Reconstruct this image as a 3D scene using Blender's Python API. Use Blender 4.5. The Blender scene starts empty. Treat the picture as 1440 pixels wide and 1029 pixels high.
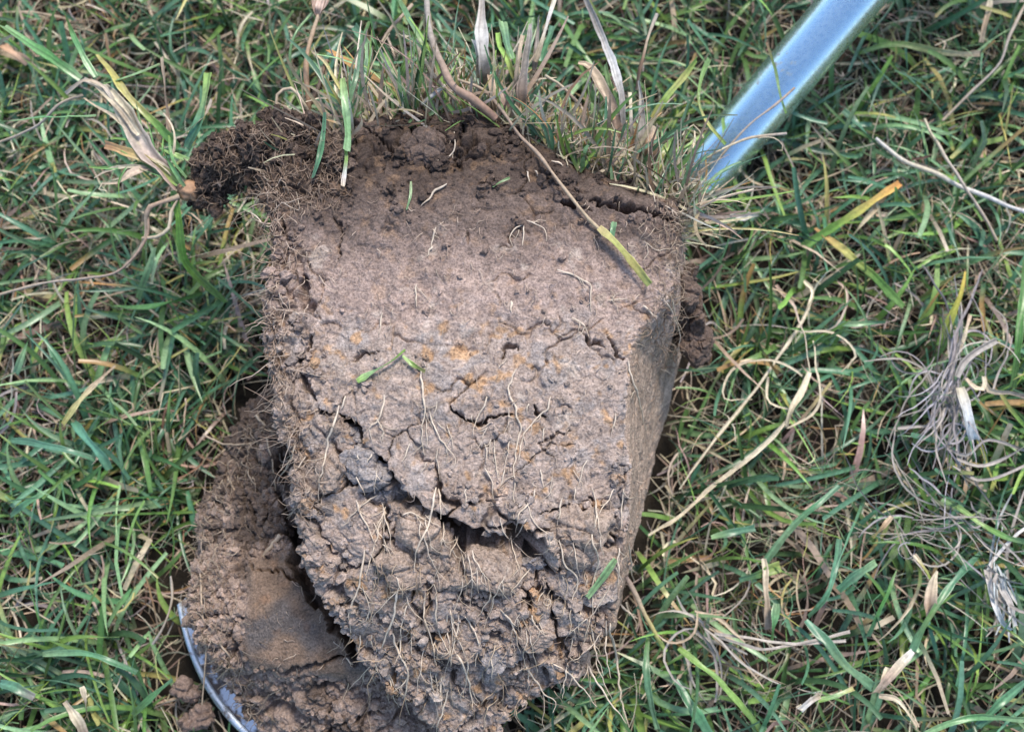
import bpy, math
import numpy as np

# ------------------------------------------------------------------ camera, sky, sun, exposure
SC = bpy.context.scene
COL = SC.collection
TILT = math.radians(12.0)
FPX = 1544.0                                   # focal length in pixels of the 1440 px wide frame
CAM = np.array([0.0, -0.119, 0.66])
ct, st = math.cos(TILT), math.sin(TILT)
RIGHT = np.array([1.0, 0, 0]); UP = np.array([0, ct, st]); FWD = np.array([0, st, -ct])

cd = bpy.data.cameras.new('camera')
cam = bpy.data.objects.new('camera', cd); COL.objects.link(cam)
cam.location = CAM; cam.rotation_euler = (TILT, 0, 0)
cd.sensor_width = 36.0; cd.lens = 36.0 * FPX / 1440.0
cd.clip_start = 0.01; cd.clip_end = 200.0
cd.dof.use_dof = True; cd.dof.focus_distance = 0.52; cd.dof.aperture_fstop = 8.5
SC.camera = cam

SUN_EL, SUN_AZ = math.radians(58), math.radians(24)      # azimuth measured from +Y towards +X: beyond the top edge, a little to the right
wd = bpy.data.worlds.new('World'); SC.world = wd; wd.use_nodes = True
wn = wd.node_tree.nodes; wl = wd.node_tree.links
sky = wn.new('ShaderNodeTexSky'); sky.sky_type = 'NISHITA'; sky.sun_disc = False
sky.sun_elevation = SUN_EL; sky.sun_rotation = SUN_AZ
sky.air_density = 1.0; sky.dust_density = 1.2; sky.ozone_density = 1.0
wl.new(sky.outputs[0], wn['Background'].inputs[0]); wn['Background'].inputs[1].default_value = 0.13
sd = bpy.data.lights.new('sun', 'SUN'); sd.energy = 2.0; sd.angle = math.radians(16); sd.color = (1.0, 0.91, 0.80)
sun = bpy.data.objects.new('sun', sd); COL.objects.link(sun)
sun.rotation_euler = (math.pi / 2 - SUN_EL, 0, -SUN_AZ + math.pi)
sun.location = (-1, 2, 3)
SC.view_settings.view_transform = 'Standard'; SC.view_settings.look = 'None'
SC.view_settings.gamma = 1.0; SC.view_settings.use_curve_mapping = False
SC.view_settings.exposure = 1.0
SC.render.engine = 'CYCLES'
SC.cycles.use_denoising = True
SC.cycles.max_bounces = 6; SC.cycles.diffuse_bounces = 4; SC.cycles.glossy_bounces = 3
SC.cycles.transmission_bounces = 3

# ------------------------------------------------------------------ small helpers
RNG = np.random.default_rng(7)
def ray(px, py):
    u = (np.asarray(px, float) - 720.0) / FPX; v = (514.5 - np.asarray(py, float)) / FPX
    return u[..., None] * RIGHT + v[..., None] * UP + FWD
def at(px, py, z):
    r = ray(px, py)
    return CAM + r * ((np.asarray(z, float) - CAM[2]) / r[..., 2])[..., None]
def project(P):
    d = P - CAM
    dep = d @ FWD
    return 720.0 + FPX * (d @ RIGHT) / dep, 514.5 - FPX * (d @ UP) / dep, dep
def ss(a, b, x):
    t = np.clip((x - a) / (b - a), 0, 1); return t * t * (3 - 2 * t)
def interp(x, tab):
    tab = np.array(tab, float); return np.interp(x, tab[:, 0], tab[:, 1])
def unit(v):
    return v / np.maximum(np.linalg.norm(v, axis=-1, keepdims=True), 1e-12)

def _h(ix, iy, iz, s):
    n = (ix.astype(np.int64) * 374761393 + iy.astype(np.int64) * 668265263 + iz.astype(np.int64) * 1274126177 + s * 1013904223) & 0xffffffff
    n = ((n ^ (n >> 13)) * 1103515245) & 0xffffffff
    n = ((n ^ (n >> 15)) * 2246822519) & 0xffffffff
    return n ^ (n >> 13)
def perlin(P, scale, seed=0):
    """gradient noise, P (n,3) in metres, scale in mm, result about -1..1"""
    Q = P * (1000.0 / scale) + 37.3
    I = np.floor(Q).astype(np.int64); F = Q - I
    W = F * F * F * (F * (F * 6 - 15) + 10)
    out = np.zeros(len(P))
    for a in (0, 1):
        wx = W[:, 0] if a else 1 - W[:, 0]
        for b in (0, 1):
            wy = W[:, 1] if b else 1 - W[:, 1]
            for c in (0, 1):
                wz = W[:, 2] if c else 1 - W[:, 2]
                h = _h(I[:, 0] + a, I[:, 1] + b, I[:, 2] + c, seed)
                g = ((h & 255) / 127.5 - 1) * (F[:, 0] - a) + (((h >> 8) & 255) / 127.5 - 1) * (F[:, 1] - b) + (((h >> 16) & 255) / 127.5 - 1) * (F[:, 2] - c)
                out += wx * wy * wz * g
    return out * 1.3
def worley(P, scale, seed=0):
    Q = P * (1000.0 / scale) + 51.7
    I = np.floor(Q).astype(np.int64); F = Q - I
    f1 = np.full(len(P), 9.0); f2 = f1.copy(); idv = np.zeros(len(P))
    for a in (-1, 0, 1):
        for b in (-1, 0, 1):
            for c in (-1, 0, 1):
                h = _h(I[:, 0] + a, I[:, 1] + b, I[:, 2] + c, seed)
                d = np.sqrt((a + (h & 1023) / 1023.0 - F[:, 0]) ** 2 + (b + ((h >> 10) & 1023) / 1023.0 - F[:, 1]) ** 2 + (c + ((h >> 20) & 1023) / 1023.0 - F[:, 2]) ** 2)
                m = d < f1
                f2 = np.where(m, f1, np.minimum(f2, d)); idv = np.where(m, ((h >> 5) & 255) / 255.0, idv); f1 = np.where(m, d, f1)
    return f1, f2, idv

def empty(name, loc, label=None, cat=None, group=None):
    o = bpy.data.objects.new(name, None); COL.objects.link(o); o.location = loc; o.empty_display_size = 0.01
    tag(o, label, cat, group); return o
def tag(o, label=None, cat=None, group=None, kind=None):
    if label: o['label'] = label
    if cat: o['category'] = cat
    if group: o['group'] = group
    if kind: o['kind'] = kind
    return o
def link_mesh(name, V, F, mat, parent=None, colr=None, kind=None, smooth=True, base=None):
    """F: (m,3) or (m,4) array, or a list of such arrays"""
    V = np.asarray(V, float).reshape(-1, 3)
    Fs = F if isinstance(F, list) else [F]
    org = np.array(parent.location) if parent is not None else (np.array(base, float) if base is not None else np.array([V[:, 0].mean(), V[:, 1].mean(), V[:, 2].min()]))
    me = bpy.data.meshes.new(name)
    me.vertices.add(len(V)); me.vertices.foreach_set('co', (V - org).astype(np.float32).ravel())
    idx = np.concatenate([f.ravel() for f in Fs]).astype(np.int32)
    tot = np.concatenate([np.full(len(f), f.shape[1]) for f in Fs]).astype(np.int32)
    me.loops.add(len(idx)); me.loops.foreach_set('vertex_index', idx)
    me.polygons.add(len(tot)); me.polygons.foreach_set('loop_start', np.concatenate([[0], np.cumsum(tot)[:-1]]).astype(np.int32))
    me.polygons.foreach_set('use_smooth', np.full(len(tot), smooth))
    me.update(calc_edges=True); me.validate()
    if colr is not None:
        c = np.ones((len(V), 4), np.float32); c[:, :3] = np.clip(colr, 0.001, 1)
        a = me.color_attributes.new('tint', 'FLOAT_COLOR', 'POINT'); a.data.foreach_set('color', c.ravel())
    me.materials.append(mat)
    o = bpy.data.objects.new(name, me); COL.objects.link(o)
    if parent is not None: o.parent = parent
    else: o.location = org
    if kind: o['kind'] = kind
    return o

# ------------------------------------------------------------------ materials
def new_mat(name):
    m = bpy.data.materials.new(name); m.use_nodes = True
    return m, m.node_tree.nodes, m.node_tree.links, m.node_tree.nodes['Principled BSDF']
def nz(n, scale, detail=4, rough=0.6):
    t = n.new('ShaderNodeTexNoise'); t.inputs['Scale'].default_value = scale; t.inputs['Detail'].default_value = detail; t.inputs['Roughness'].default_value = rough
    return t
def plant_material(name, rough, trans, spec=0.4):
    m, n, l, b = new_mat(name)
    at_ = n.new('ShaderNodeAttribute'); at_.attribute_name = 'tint'
    tc = n.new('ShaderNodeTexCoord'); t = nz(n, 420, 5); l.new(tc.outputs['Object'], t.inputs['Vector'])
    mr = n.new('ShaderNodeMapRange'); mr.inputs[1].default_value = 0.3; mr.inputs[2].default_value = 0.7; mr.inputs[3].default_value = 0.72; mr.inputs[4].default_value = 1.22
    l.new(t.outputs['Fac'], mr.inputs[0])
    mx = n.new('ShaderNodeVectorMath'); mx.operation = 'SCALE'
    l.new(at_.outputs['Color'], mx.inputs[0]); l.new(mr.outputs[0], mx.inputs['Scale'])
    l.new(mx.outputs[0], b.inputs['Base Color'])
    b.inputs['Roughness'].default_value = rough; b.inputs['Specular IOR Level'].default_value = spec
    bp = n.new('ShaderNodeBump'); bp.inputs['Strength'].default_value = 0.4; bp.inputs['Distance'].default_value = 0.0003
    l.new(t.outputs['Fac'], bp.inputs['Height']); l.new(bp.outputs[0], b.inputs['Normal'])
    tr = n.new('ShaderNodeBsdfTranslucent'); l.new(mx.outputs[0], tr.inputs['Color'])
    ms = n.new('ShaderNodeMixShader'); ms.inputs[0].default_value = trans
    l.new(b.outputs[0], ms.inputs[1]); l.new(tr.outputs[0], ms.inputs[2]); l.new(ms.outputs[0], n['Material Output'].inputs['Surface'])
    return m
M_LEAF = plant_material('grass_leaf', 0.33, 0.2, 0.6)
M_STRAW = plant_material('dry_straw', 0.6, 0.12, 0.3)
M_ROOT = plant_material('pale_root', 0.65, 0.1, 0.3)

def soil_material(name, fleck=1.0, bump=1.0):
    m, n, l, b = new_mat(name)
    at_ = n.new('ShaderNodeAttribute'); at_.attribute_name = 'tint'
    tc = n.new('ShaderNodeTexCoord')
    t1 = nz(n, 900, 4, 0.7); t2 = nz(n, 180, 5, 0.65); t3 = nz(n, 330, 3, 0.6)
    for t in (t1, t2, t3): l.new(tc.outputs['Object'], t.inputs['Vector'])
    mr = n.new('ShaderNodeMapRange'); mr.inputs[1].default_value = 0.32; mr.inputs[2].default_value = 0.68; mr.inputs[3].default_value = 0.5; mr.inputs[4].default_value = 1.52
    l.new(t1.outputs['Fac'], mr.inputs[0])
    mr2 = n.new('ShaderNodeMapRange'); mr2.inputs[1].default_value = 0.3; mr2.inputs[2].default_value = 0.7; mr2.inputs[3].default_value = 0.78; mr2.inputs[4].default_value = 1.22
    l.new(t2.outputs['Fac'], mr2.inputs[0])
    mu = n.new('ShaderNodeMath'); mu.operation = 'MULTIPLY'; l.new(mr.outputs[0], mu.inputs[0]); l.new(mr2.outputs[0], mu.inputs[1])
    mx = n.new('ShaderNodeVectorMath'); mx.operation = 'SCALE'; l.new(at_.outputs['Color'], mx.inputs[0]); l.new(mu.outputs[0], mx.inputs['Scale'])
    # small ochre flecks
    fl = n.new('ShaderNodeMapRange'); fl.inputs[1].default_value = 0.60; fl.inputs[2].default_value = 0.72; fl.inputs[3].default_value = 0; fl.inputs[4].default_value = 0.38 * fleck
    l.new(t3.outputs['Fac'], fl.inputs[0])
    mc = n.new('ShaderNodeMix'); mc.data_type = 'RGBA'; mc.inputs['B'].default_value = (0.42, 0.25, 0.14, 1)
    l.new(fl.outputs[0], mc.inputs['Factor']); l.new(mx.outputs[0], mc.inputs['A']); l.new(mc.outputs['Result'], b.inputs['Base Color'])
    b.inputs['Roughness'].default_value = 0.92; b.inputs['Specular IOR Level'].default_value = 0.2
    ad = n.new('ShaderNodeMath'); ad.operation = 'MULTIPLY_ADD'; ad.inputs[1].default_value = 2.5
    l.new(t2.outputs['Fac'], ad.inputs[0]); l.new(t1.outputs['Fac'], ad.inputs[2])
    bp = n.new('ShaderNodeBump'); bp.inputs['Strength'].default_value = 0.9 * bump; bp.inputs['Distance'].default_value = 0.0009
    l.new(ad.outputs[0], bp.inputs['Height']); l.new(bp.outputs[0], b.inputs['Normal'])
    return m
M_SOIL = soil_material('soil', 0.55)
M_HUMUS = soil_material('humus', 0.3)

def metal_material(name, base, rough, dirt):
    m, n, l, b = new_mat(name)
    tc = n.new('ShaderNodeTexCoord'); t = nz(n, 60, 6, 0.65); l.new(tc.outputs['Object'], t.inputs['Vector'])
    t2 = nz(n, 500, 3); l.new(tc.outputs['Object'], t2.inputs['Vector'])
    r = n.new('ShaderNodeMapRange'); r.inputs[1].default_value = 0.3; r.inputs[2].default_value = 0.7; r.inputs[3].default_value = rough * 0.75; r.inputs[4].default_value = rough * 1.35
    l.new(t2.outputs['Fac'], r.inputs[0])
    b.inputs['Metallic'].default_value = 1.0
    mc = n.new('ShaderNodeMix'); mc.data_type = 'RGBA'; mc.inputs['A'].default_value = (*base, 1); mc.inputs['B'].default_value = (0.16, 0.12, 0.10, 1)
    f = n.new('ShaderNodeMapRange'); f.inputs[1].default_value = 0.62 - dirt * 0.2; f.inputs[2].default_value = 0.70 - dirt * 0.2; f.inputs[3].default_value = 0; f.inputs[4].default_value = 1
    l.new(t.outputs['Fac'], f.inputs[0]); l.new(f.outputs[0], mc.inputs['Factor']); l.new(mc.outputs['Result'], b.inputs['Base Color'])
    im = n.new('ShaderNodeMath'); im.operation = 'SUBTRACT'; im.inputs[0].default_value = 1.0; l.new(f.outputs[0], im.inputs[1]); l.new(im.outputs[0], b.inputs['Metallic'])
    rr = n.new('ShaderNodeMath'); rr.operation = 'MAXIMUM'; l.new(r.outputs[0], rr.inputs[0]); l.new(f.outputs[0], rr.inputs[1]); l.new(rr.outputs[0], b.inputs['Roughness'])
    bp = n.new('ShaderNodeBump'); bp.inputs['Strength'].default_value = 0.12; bp.inputs['Distance'].default_value = 0.0004
    l.new(t2.outputs['Fac'], bp.inputs['Height']); l.new(bp.outputs[0], b.inputs['Normal'])
    return m
M_TUBE = metal_material('steel_tube', (0.70, 0.90, 1.0), 0.27, 0.0)
M_BLADE = metal_material('steel_blade', (0.72, 0.74, 0.78), 0.40, 0.72)

def ground_material():
    m, n, l, b = new_mat('lawn_soil')
    tc = n.new('ShaderNodeTexCoord'); t = nz(n, 90, 8, 0.7); l.new(tc.outputs['Object'], t.inputs['Vector'])
    cr = n.new('ShaderNodeValToRGB'); e = cr.color_ramp.elements
    e[0].position = 0.3; e[0].color = (0.014, 0.011, 0.008, 1); e[1].position = 0.72; e[1].color = (0.045, 0.034, 0.023, 1)
    l.new(t.outputs['Fac'], cr.inputs[0]); l.new(cr.outputs[0], b.inputs['Base Color']); b.inputs['Roughness'].default_value = 0.95
    bp = n.new('ShaderNodeBump'); bp.inputs['Distance'].default_value = 0.004; l.new(t.outputs['Fac'], bp.inputs['Height']); l.new(bp.outputs[0], b.inputs['Normal'])
    return m
M_GROUND = ground_material()

# ------------------------------------------------------------------ strands: ribbons and tubes in batches
def grid_faces(nr, nc, closed=False, off=0):
    r = np.arange(nr - 1)[:, None]; c = np.arange(nc if closed else nc - 1)[None, :]
    c2 = (c + 1) % nc
    return (np.stack([r * nc + c, r * nc + c2, (r + 1) * nc + c2, (r + 1) * nc + c], -1).reshape(-1, 4) + off)
def ribbons(P, W, C, roll=None, fold=0.0):
    """P (N,K,3) centre lines, W (N,K) full widths, C (N,K,3) colours -> V, F, colours; three vertices across when folded"""
    N, K, _ = P.shape
    T = unit(np.gradient(P, axis=1))
    hint = np.zeros_like(P); hint[..., 2] = 1.0; hint[..., 1] = 0.12
    S = np.cross(T, hint); S = np.where(np.linalg.norm(S, axis=-1, keepdims=True) < 0.15, S + 0.3 * np.array([1.0, 0.2, 0]), S); S = unit(S)
    Nn = unit(np.cross(S, T))
    if roll is not None:
        r = roll[..., None] if roll.ndim == 2 else roll[:, None, None]
        S, Nn = S * np.cos(r) + Nn * np.sin(r), Nn * np.cos(r) - S * np.sin(r)
    hw = W[..., None] * 0.5
    if fold:
        f = np.asarray(fold).reshape(-1, 1, 1) if np.ndim(fold) else fold
        rows = [P - S * hw + Nn * hw * f, P - Nn * hw * f * 0.3, P + S * hw + Nn * hw * f]; m = 3
        cc = np.stack([C, C * 1.16, C * 0.94], 2)
    else:
        rows = [P - S * hw, P + S * hw]; m = 2
        cc = np.stack([C, C], 2)
    V = np.stack(rows, 2).reshape(-1, 3)
    g = grid_faces(K, m)
    F = (g[None] + (np.arange(N) * K * m)[:, None, None]).reshape(-1, 4)
    return V, F, cc.reshape(-1, 3)
def tubes(P, R, C, sides=4, cap=False):
    N, K, _ = P.shape
    T = unit(np.gradient(P, axis=1))
    hint = np.zeros_like(P); hint[..., 2] = 1.0; hint[..., 0] = 0.35
    S = unit(np.cross(T, hint)); B = unit(np.cross(S, T))
    a = np.arange(sides) * 2 * math.pi / sides
    V = P[:, :, None] + R[:, :, None, None] * (np.cos(a)[:, None] * S[:, :, None] + np.sin(a)[:, None] * B[:, :, None])
    g = grid_faces(K, sides, True)
    F = (g[None] + (np.arange(N) * K * sides)[:, None, None]).reshape(-1, 4)
    return V.reshape(-1, 3), F, np.repeat(C[:, :, None], sides, 2).reshape(-1, 3)
def striped(C, w, cl, roll, fold, rg, cols=7):
    """one leaf or dead sheath with a channelled cross-section and fibres running along it"""
    K = len(C); T = unit(np.gradient(C, axis=0)); hint = np.zeros_like(C); hint[:, 2] = 1.0; hint[:, 1] = 0.12
    S = unit(np.cross(T, hint)); Nn = unit(np.cross(S, T)); r = roll[:, None]
    S, Nn = S * np.cos(r) + Nn * np.sin(r), Nn * np.cos(r) - S * np.sin(r)
    x = np.linspace(-1, 1, cols); hw = w[:, None, None] * 0.5
    ed = 1 + 0.05 * rg.standard_normal((K, 2)); xs = np.repeat(x[None], K, 0); xs[:, 0] *= ed[:, 0]; xs[:, -1] *= ed[:, 1]
    hgt = fold * (np.abs(x) ** 1.3) * 0.9 - 0.25 * fold + 0.10 * np.where(np.arange(cols) % 2, 1, -1)
    V = C[:, None] + S[:, None] * hw * xs[..., None] + Nn[:, None] * hw * hgt[None, :, None]
    g = 1 + 0.20 * rg.standard_normal(cols)[None] + 0.07 * rg.standard_normal((K, cols)); g[:, cols // 2] *= 1.12
    cc = cl[:, None] * np.clip(g, 0.55, 1.5)[..., None]
    bl = np.convolve(rg.standard_normal(K), [.25, .5, .25], 'same') * 0.12; cc = cc * (1 + bl)[:, None, None]
    return V.reshape(-1, 3), grid_faces(K, cols), cc.reshape(-1, 3)
def smooth_line(pts, n):
    """Catmull-Rom through the points, n samples even in chord length; works for any number of columns"""
    p = np.array(pts, float)
    if len(p) == 2: return p[0] + (p[1] - p[0]) * np.linspace(0, 1, n)[:, None]
    q = np.vstack([2 * p[0] - p[1], p, 2 * p[-1] - p[-2]])
    out = []
    for i in range(1, len(q) - 2):
        t = np.linspace(0, 1, 16, endpoint=(i == len(q) - 3))[:, None]
        a, b, c, d = q[i - 1], q[i], q[i + 1], q[i + 2]
        out.append(0.5 * (2 * b + (c - a) * t + (2 * a - 5 * b + 4 * c - d) * t ** 2 + (3 * b - a - 3 * c + d) * t ** 3))
    o = np.vstack(out); s = np.concatenate([[0], np.cumsum(np.linalg.norm(np.diff(o[:, :2], axis=0), axis=1))])
    x = np.linspace(0, s[-1], n)
    return np.stack([np.interp(x, s, o[:, k]) for k in range(o.shape[1])], 1)
def ramp(cols, n):
    c = np.array(cols, float); x = np.linspace(0, 1, len(c)); t = np.linspace(0, 1, n)
    return np.stack([np.interp(t, x, c[:, k]) for k in range(3)], 1)

# colours of the plants (their own, not what light does to them)
BLU = (0.096, 0.215, 0.125); GRN = (0.120, 0.225, 0.066); DGR = (0.055, 0.125, 0.052); LIM = (0.23, 0.38, 0.09); PGR = (0.25, 0.40, 0.20)
YEL = (0.42, 0.38, 0.13); ORA = (0.42, 0.24, 0.10); TAN = (0.46, 0.37, 0.265); PNK = (0.36, 0.27, 0.21); GRY = (0.36, 0.33, 0.29)
STR = (0.62, 0.55, 0.40); WHT = (0.66, 0.64, 0.60); BRN = (0.22, 0.14, 0.09); LIL = (0.40, 0.36, 0.32)

# ------------------------------------------------------------------ ground
n = 260
gx = np.linspace(-1, 1, n); gx = np.sign(gx) * np.abs(gx) ** 2.6 * 30.0
X, Y = np.meshgrid(gx, gx, indexing='xy')
gp = np.stack([X.ravel(), Y.ravel(), np.zeros(n * n)], 1)
gp[:, 2] = 0.004 * perlin(gp, 60, 1) + 0.002 * perlin(gp, 17, 2) - 0.008
ground = link_mesh('ground', gp, grid_faces(n, n), M_GROUND, kind='structure', base=(0, 0, 0))

# ------------------------------------------------------------------ spade: position of shaft and blade
A1 = at(1198, 0, 0.088); A0 = at(1067, 155, 0.050)
# the shaft axis through these two, run down to where it meets the socket
ax = unit(A0 - A1); B0 = A1 + ax * ((A1[2] - 0.030) / -ax[2])
bx = unit(at(1080, 155, 0.050) - A1); hd = unit(np.array([bx[0], bx[1], 0.0]))                  # horizontal direction towards the cutting edge
cr = np.array([-hd[1], hd[0], 0.0])
if cr @ RIGHT > 0: cr = -cr                               # towards the left corner of the blade
LC = at(249, 850, 0.026)
W_BL = float((LC - A1) @ cr); AL_C = float((LC - A1) @ hd)  # half width, and how far along the corner lies
AL_B = float((B0 - A1) @ hd)
T_BL = 0.03

# ------------------------------------------------------------------ soil block
YTOP = [(0, 232), (.1, 192), (.2, 166), (.35, 152), (.5, 158), (.6, 172), (.7, 196), (.8, 220), (.9, 246), (1, 262)]
YBOT = [(0, 925), (.12, 985), (.3, 1030), (.5, 1034), (.62, 1014), (.75, 985), (.9, 955), (1, 885)]
XL = [(140, 440), (225, 388), (260, 368), (350, 380), (420, 371), (500, 379), (570, 388), (640, 408), (720, 412), (790, 428), (840, 460), (890, 488), (930, 502), (985, 530), (1040, 560)]
XA = [(140, 930), (262, 952), (400, 950), (440, 928), (480, 893), (560, 884), (640, 889), (730, 884), (800, 872), (850, 866), (900, 856), (950, 840), (1040, 800)]
XO = [(140, 900), (262, 960), (400, 958), (460, 950), (520, 936), (640, 911), (760, 891), (830, 874), (900, 862), (1040, 806)]
ZF = [(130, .148), (200, .152), (300, .157), (560, .160), (760, .150), (860, .134), (940, .112), (1000, .092), (1040, .082)]
CRACK_MAIN = [(452, 576), (470, 585), (500, 606), (518, 640), (545, 672), (575, 704), (608, 738), (645, 766), (690, 768), (722, 752), (745, 770), (768, 798)]
CRACKS = [
    (CRACK_MAIN, 9, 36), ([(505, 640), (530, 655), (528, 690), (560, 705)], 13, 34), ([(585, 722), (610, 748), (645, 768), (695, 770), (722, 758)], 18, 44), ([(718, 750), (748, 775), (768, 802)], 18, 44),
    ([(632, 572), (655, 590), (672, 596), (700, 585), (722, 582)], 4, 10), ([(752, 565), (765, 590)], 5, 8),
    ([(760, 718), (800, 714), (815, 722), (830, 705)], 4, 12), ([(830, 700), (845, 730), (842, 760)], 4, 8),
    ([(590, 755), (583, 800), (580, 850)], 5, 12), ([(578, 850), (590, 868), (598, 880)], 7, 16), ([(640, 840), (670, 833), (705, 832)], 4, 10),
    ([(672, 818), (690, 826), (704, 830)], 3, 8), ([(745, 830), (735, 850)], 6, 12), ([(772, 850), (780, 880), (786, 892)], 7, 18),
    ([(690, 880), (705, 888)], 8, 14), ([(633, 938), (640, 946)], 7, 15), ([(728, 890), (745, 930)], 5, 12), ([(770, 905), (800, 900)], 8, 12),
    ([(560, 195), (585, 185), (600, 170)], 9, 18), ([(520, 180), (548, 205), (556, 215)], 5, 10), ([(580, 165), (600, 178), (615, 190)], 7, 14),
    ([(640, 215), (665, 200), (690, 195)], 5, 10), ([(785, 278), (800, 286), (830, 292)], 7, 14), ([(830, 282), (870, 290), (905, 300), (960, 315)], 6, 14), ([(800, 225), (820, 238)], 6, 10),
    ([(425, 390), (430, 420), (440, 445)], 9, 8), ([(418, 500), (430, 540), (448, 560)], 6, 8), ([(440, 470), (428, 500)], 5, 6), ([(470, 300), (480, 330), (476, 365)], 4, 4), ([(395, 300), (405, 350), (402, 380)], 5, 7),
    ([(500, 510), (510, 498), (530, 495)], 4, 6), ([(705, 500), (715, 485), (728, 490)], 5, 6), ([(850, 470), (866, 488), (880, 500)], 4, 6), ([(815, 470), (850, 490)], 4, 5),
    ([(860, 745), (876, 760)], 6, 10), ([(880, 700), (895, 712)], 4, 6), ([(540, 735), (555, 760), (560, 770)], 4, 8), ([(492, 822), (520, 833)], 4, 8), ([(700, 940), (720, 925), (738, 930)], 5, 10),
    ([(780, 640), (760, 625), (785, 610), (810, 606)], 3, 3), ([(655, 330), (658, 345)], 3, 3), ([(380, 640), (410, 690)], 5, 6), ([(640, 895), (620, 910), (612, 930)], 5, 9), ([(755, 800), (775, 835), (772, 850)], 4, 10),
]
def crack_field(px, py, P, cracks, seed):
    wx = px + 8 * perlin(P, 11, seed) + 5 * perlin(P, 4, seed + 1) + 3 * perlin(P, 1.9, seed + 7); wy = py + 8 * perlin(P, 11, seed + 2) + 5 * perlin(P, 4, seed + 3) + 3 * perlin(P, 1.9, seed + 8)
    wv = 1 + 0.75 * perlin(P, 7, seed + 4)
    dep = np.zeros(len(P))
    for pts, w, d in cracks:
        pts = np.array(pts, float)
        sel = np.where((px > pts[:, 0].min() - 40) & (px < pts[:, 0].max() + 40) & (py > pts[:, 1].min() - 40) & (py < pts[:, 1].max() + 40))[0]
        if not len(sel): continue
        x, y = wx[sel], wy[sel]; best = np.full(len(sel), 1e9); L = len(pts) - 1
        for i in range(L):
            a, b = pts[i], pts[i + 1]; ab = b - a
            t = np.clip(((x - a[0]) * ab[0] + (y - a[1]) * ab[1]) / (ab @ ab), 0, 1)
            g = (i + t) / L; taper = (0.22 + 0.78 * np.sin(np.pi * np.clip(g, 0.03, 0.97))) * (0.62 if w < 8 else 1.15)
            dd = np.hypot(x - a[0] - t * ab[0], y - a[1] - t * ab[1]) / (w * taper * wv[sel])
            best = np.minimum(best, dd)
        dep[sel] = np.maximum(dep[sel], d * 0.001 * ss(1.25, 0.35, best))
    return dep
def ring_normals(G, closed=True):
    """G (nt, ns, 3) -> unit normals"""
    ds = np.roll(G, -1, 1) - np.roll(G, 1, 1); dt = np.gradient(G, axis=0)
    return unit(np.cross(ds, dt))
def blur_ring(G, k):
    out = np.zeros_like(G)
    for i in range(-k, k + 1): out += np.roll(G, i, 1)
    return out / (2 * k + 1)
def relief(P, crumb, rough, seed, fract=0.0):
    """height in metres of a soil surface: lumps, plates, clods, crumbs and grain"""
    Q = P + 0.002 * np.stack([perlin(P, 7, seed + i) for i in (20, 21, 22)], 1)
    h = 3.3 * perlin(P, 38, seed) + 2.1 * perlin(P, 14, seed + 1)
    f1, f2, idv = worley(Q, 17, seed + 2)
    edge = ss(0.0, 0.13, f2 - f1)
    h += crumb * ((idv - 0.5) * 3.4 - (1 - edge) * (1.2 + 3.2 * ss(0.4, 1, crumb)))
    f1, f2, idv = worley(P + 0.005 * np.stack([perlin(P, 9, seed + i) for i in (30, 31, 32)], 1) + 0.0012 * np.stack([perlin(P, 2.5, seed + i) for i in (33, 34, 35)], 1), 30, seed + 12)
    h -= rough * 2.2 * ss(0.04, 0.0, f2 - f1) * ss(0.0, 0.35, perlin(P, 22, seed + 13) + 0.2 * crumb)
    h += fract * ((idv - 0.5) * 9.0 - 9.0 * ss(0.085, 0.01, f2 - f1))
    h -= rough * (0.5 * ss(0.15, 0.5, perlin(P, 4.2, seed + 14) + 0.3 * perlin(P, 2.0, seed + 16)) + 1.0 * ss(0.1, 0.4, perlin(P, 8.5, seed + 17) + 0.25 * perlin(P, 3, seed + 18))) * ss(-0.1, 0.35, perlin(P, 19, seed + 15)) * (1 - 0.65 * ss(0.3, 0.8, crumb))
    f1, f2, idv = worley(Q, 6.5, seed + 3)
    h += crumb * (1.6 * (0.62 - f1) + (idv - 0.5) * 1.3 - (1 - ss(0, 0.15, f2 - f1)) * 0.9)
    f1, f2, idv = worley(Q, 2.6, seed + 4)
    h += (0.25 + 0.75 * crumb) * rough * (1.0 * (0.6 - f1) + (idv - 0.5) * 0.5)
    h += rough * (0.55 * perlin(P, 5, seed + 5) + 0.36 * perlin(P, 2.4, seed + 6) + 0.22 * perlin(P, 1.2, seed + 7))
    return h * 0.001
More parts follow.
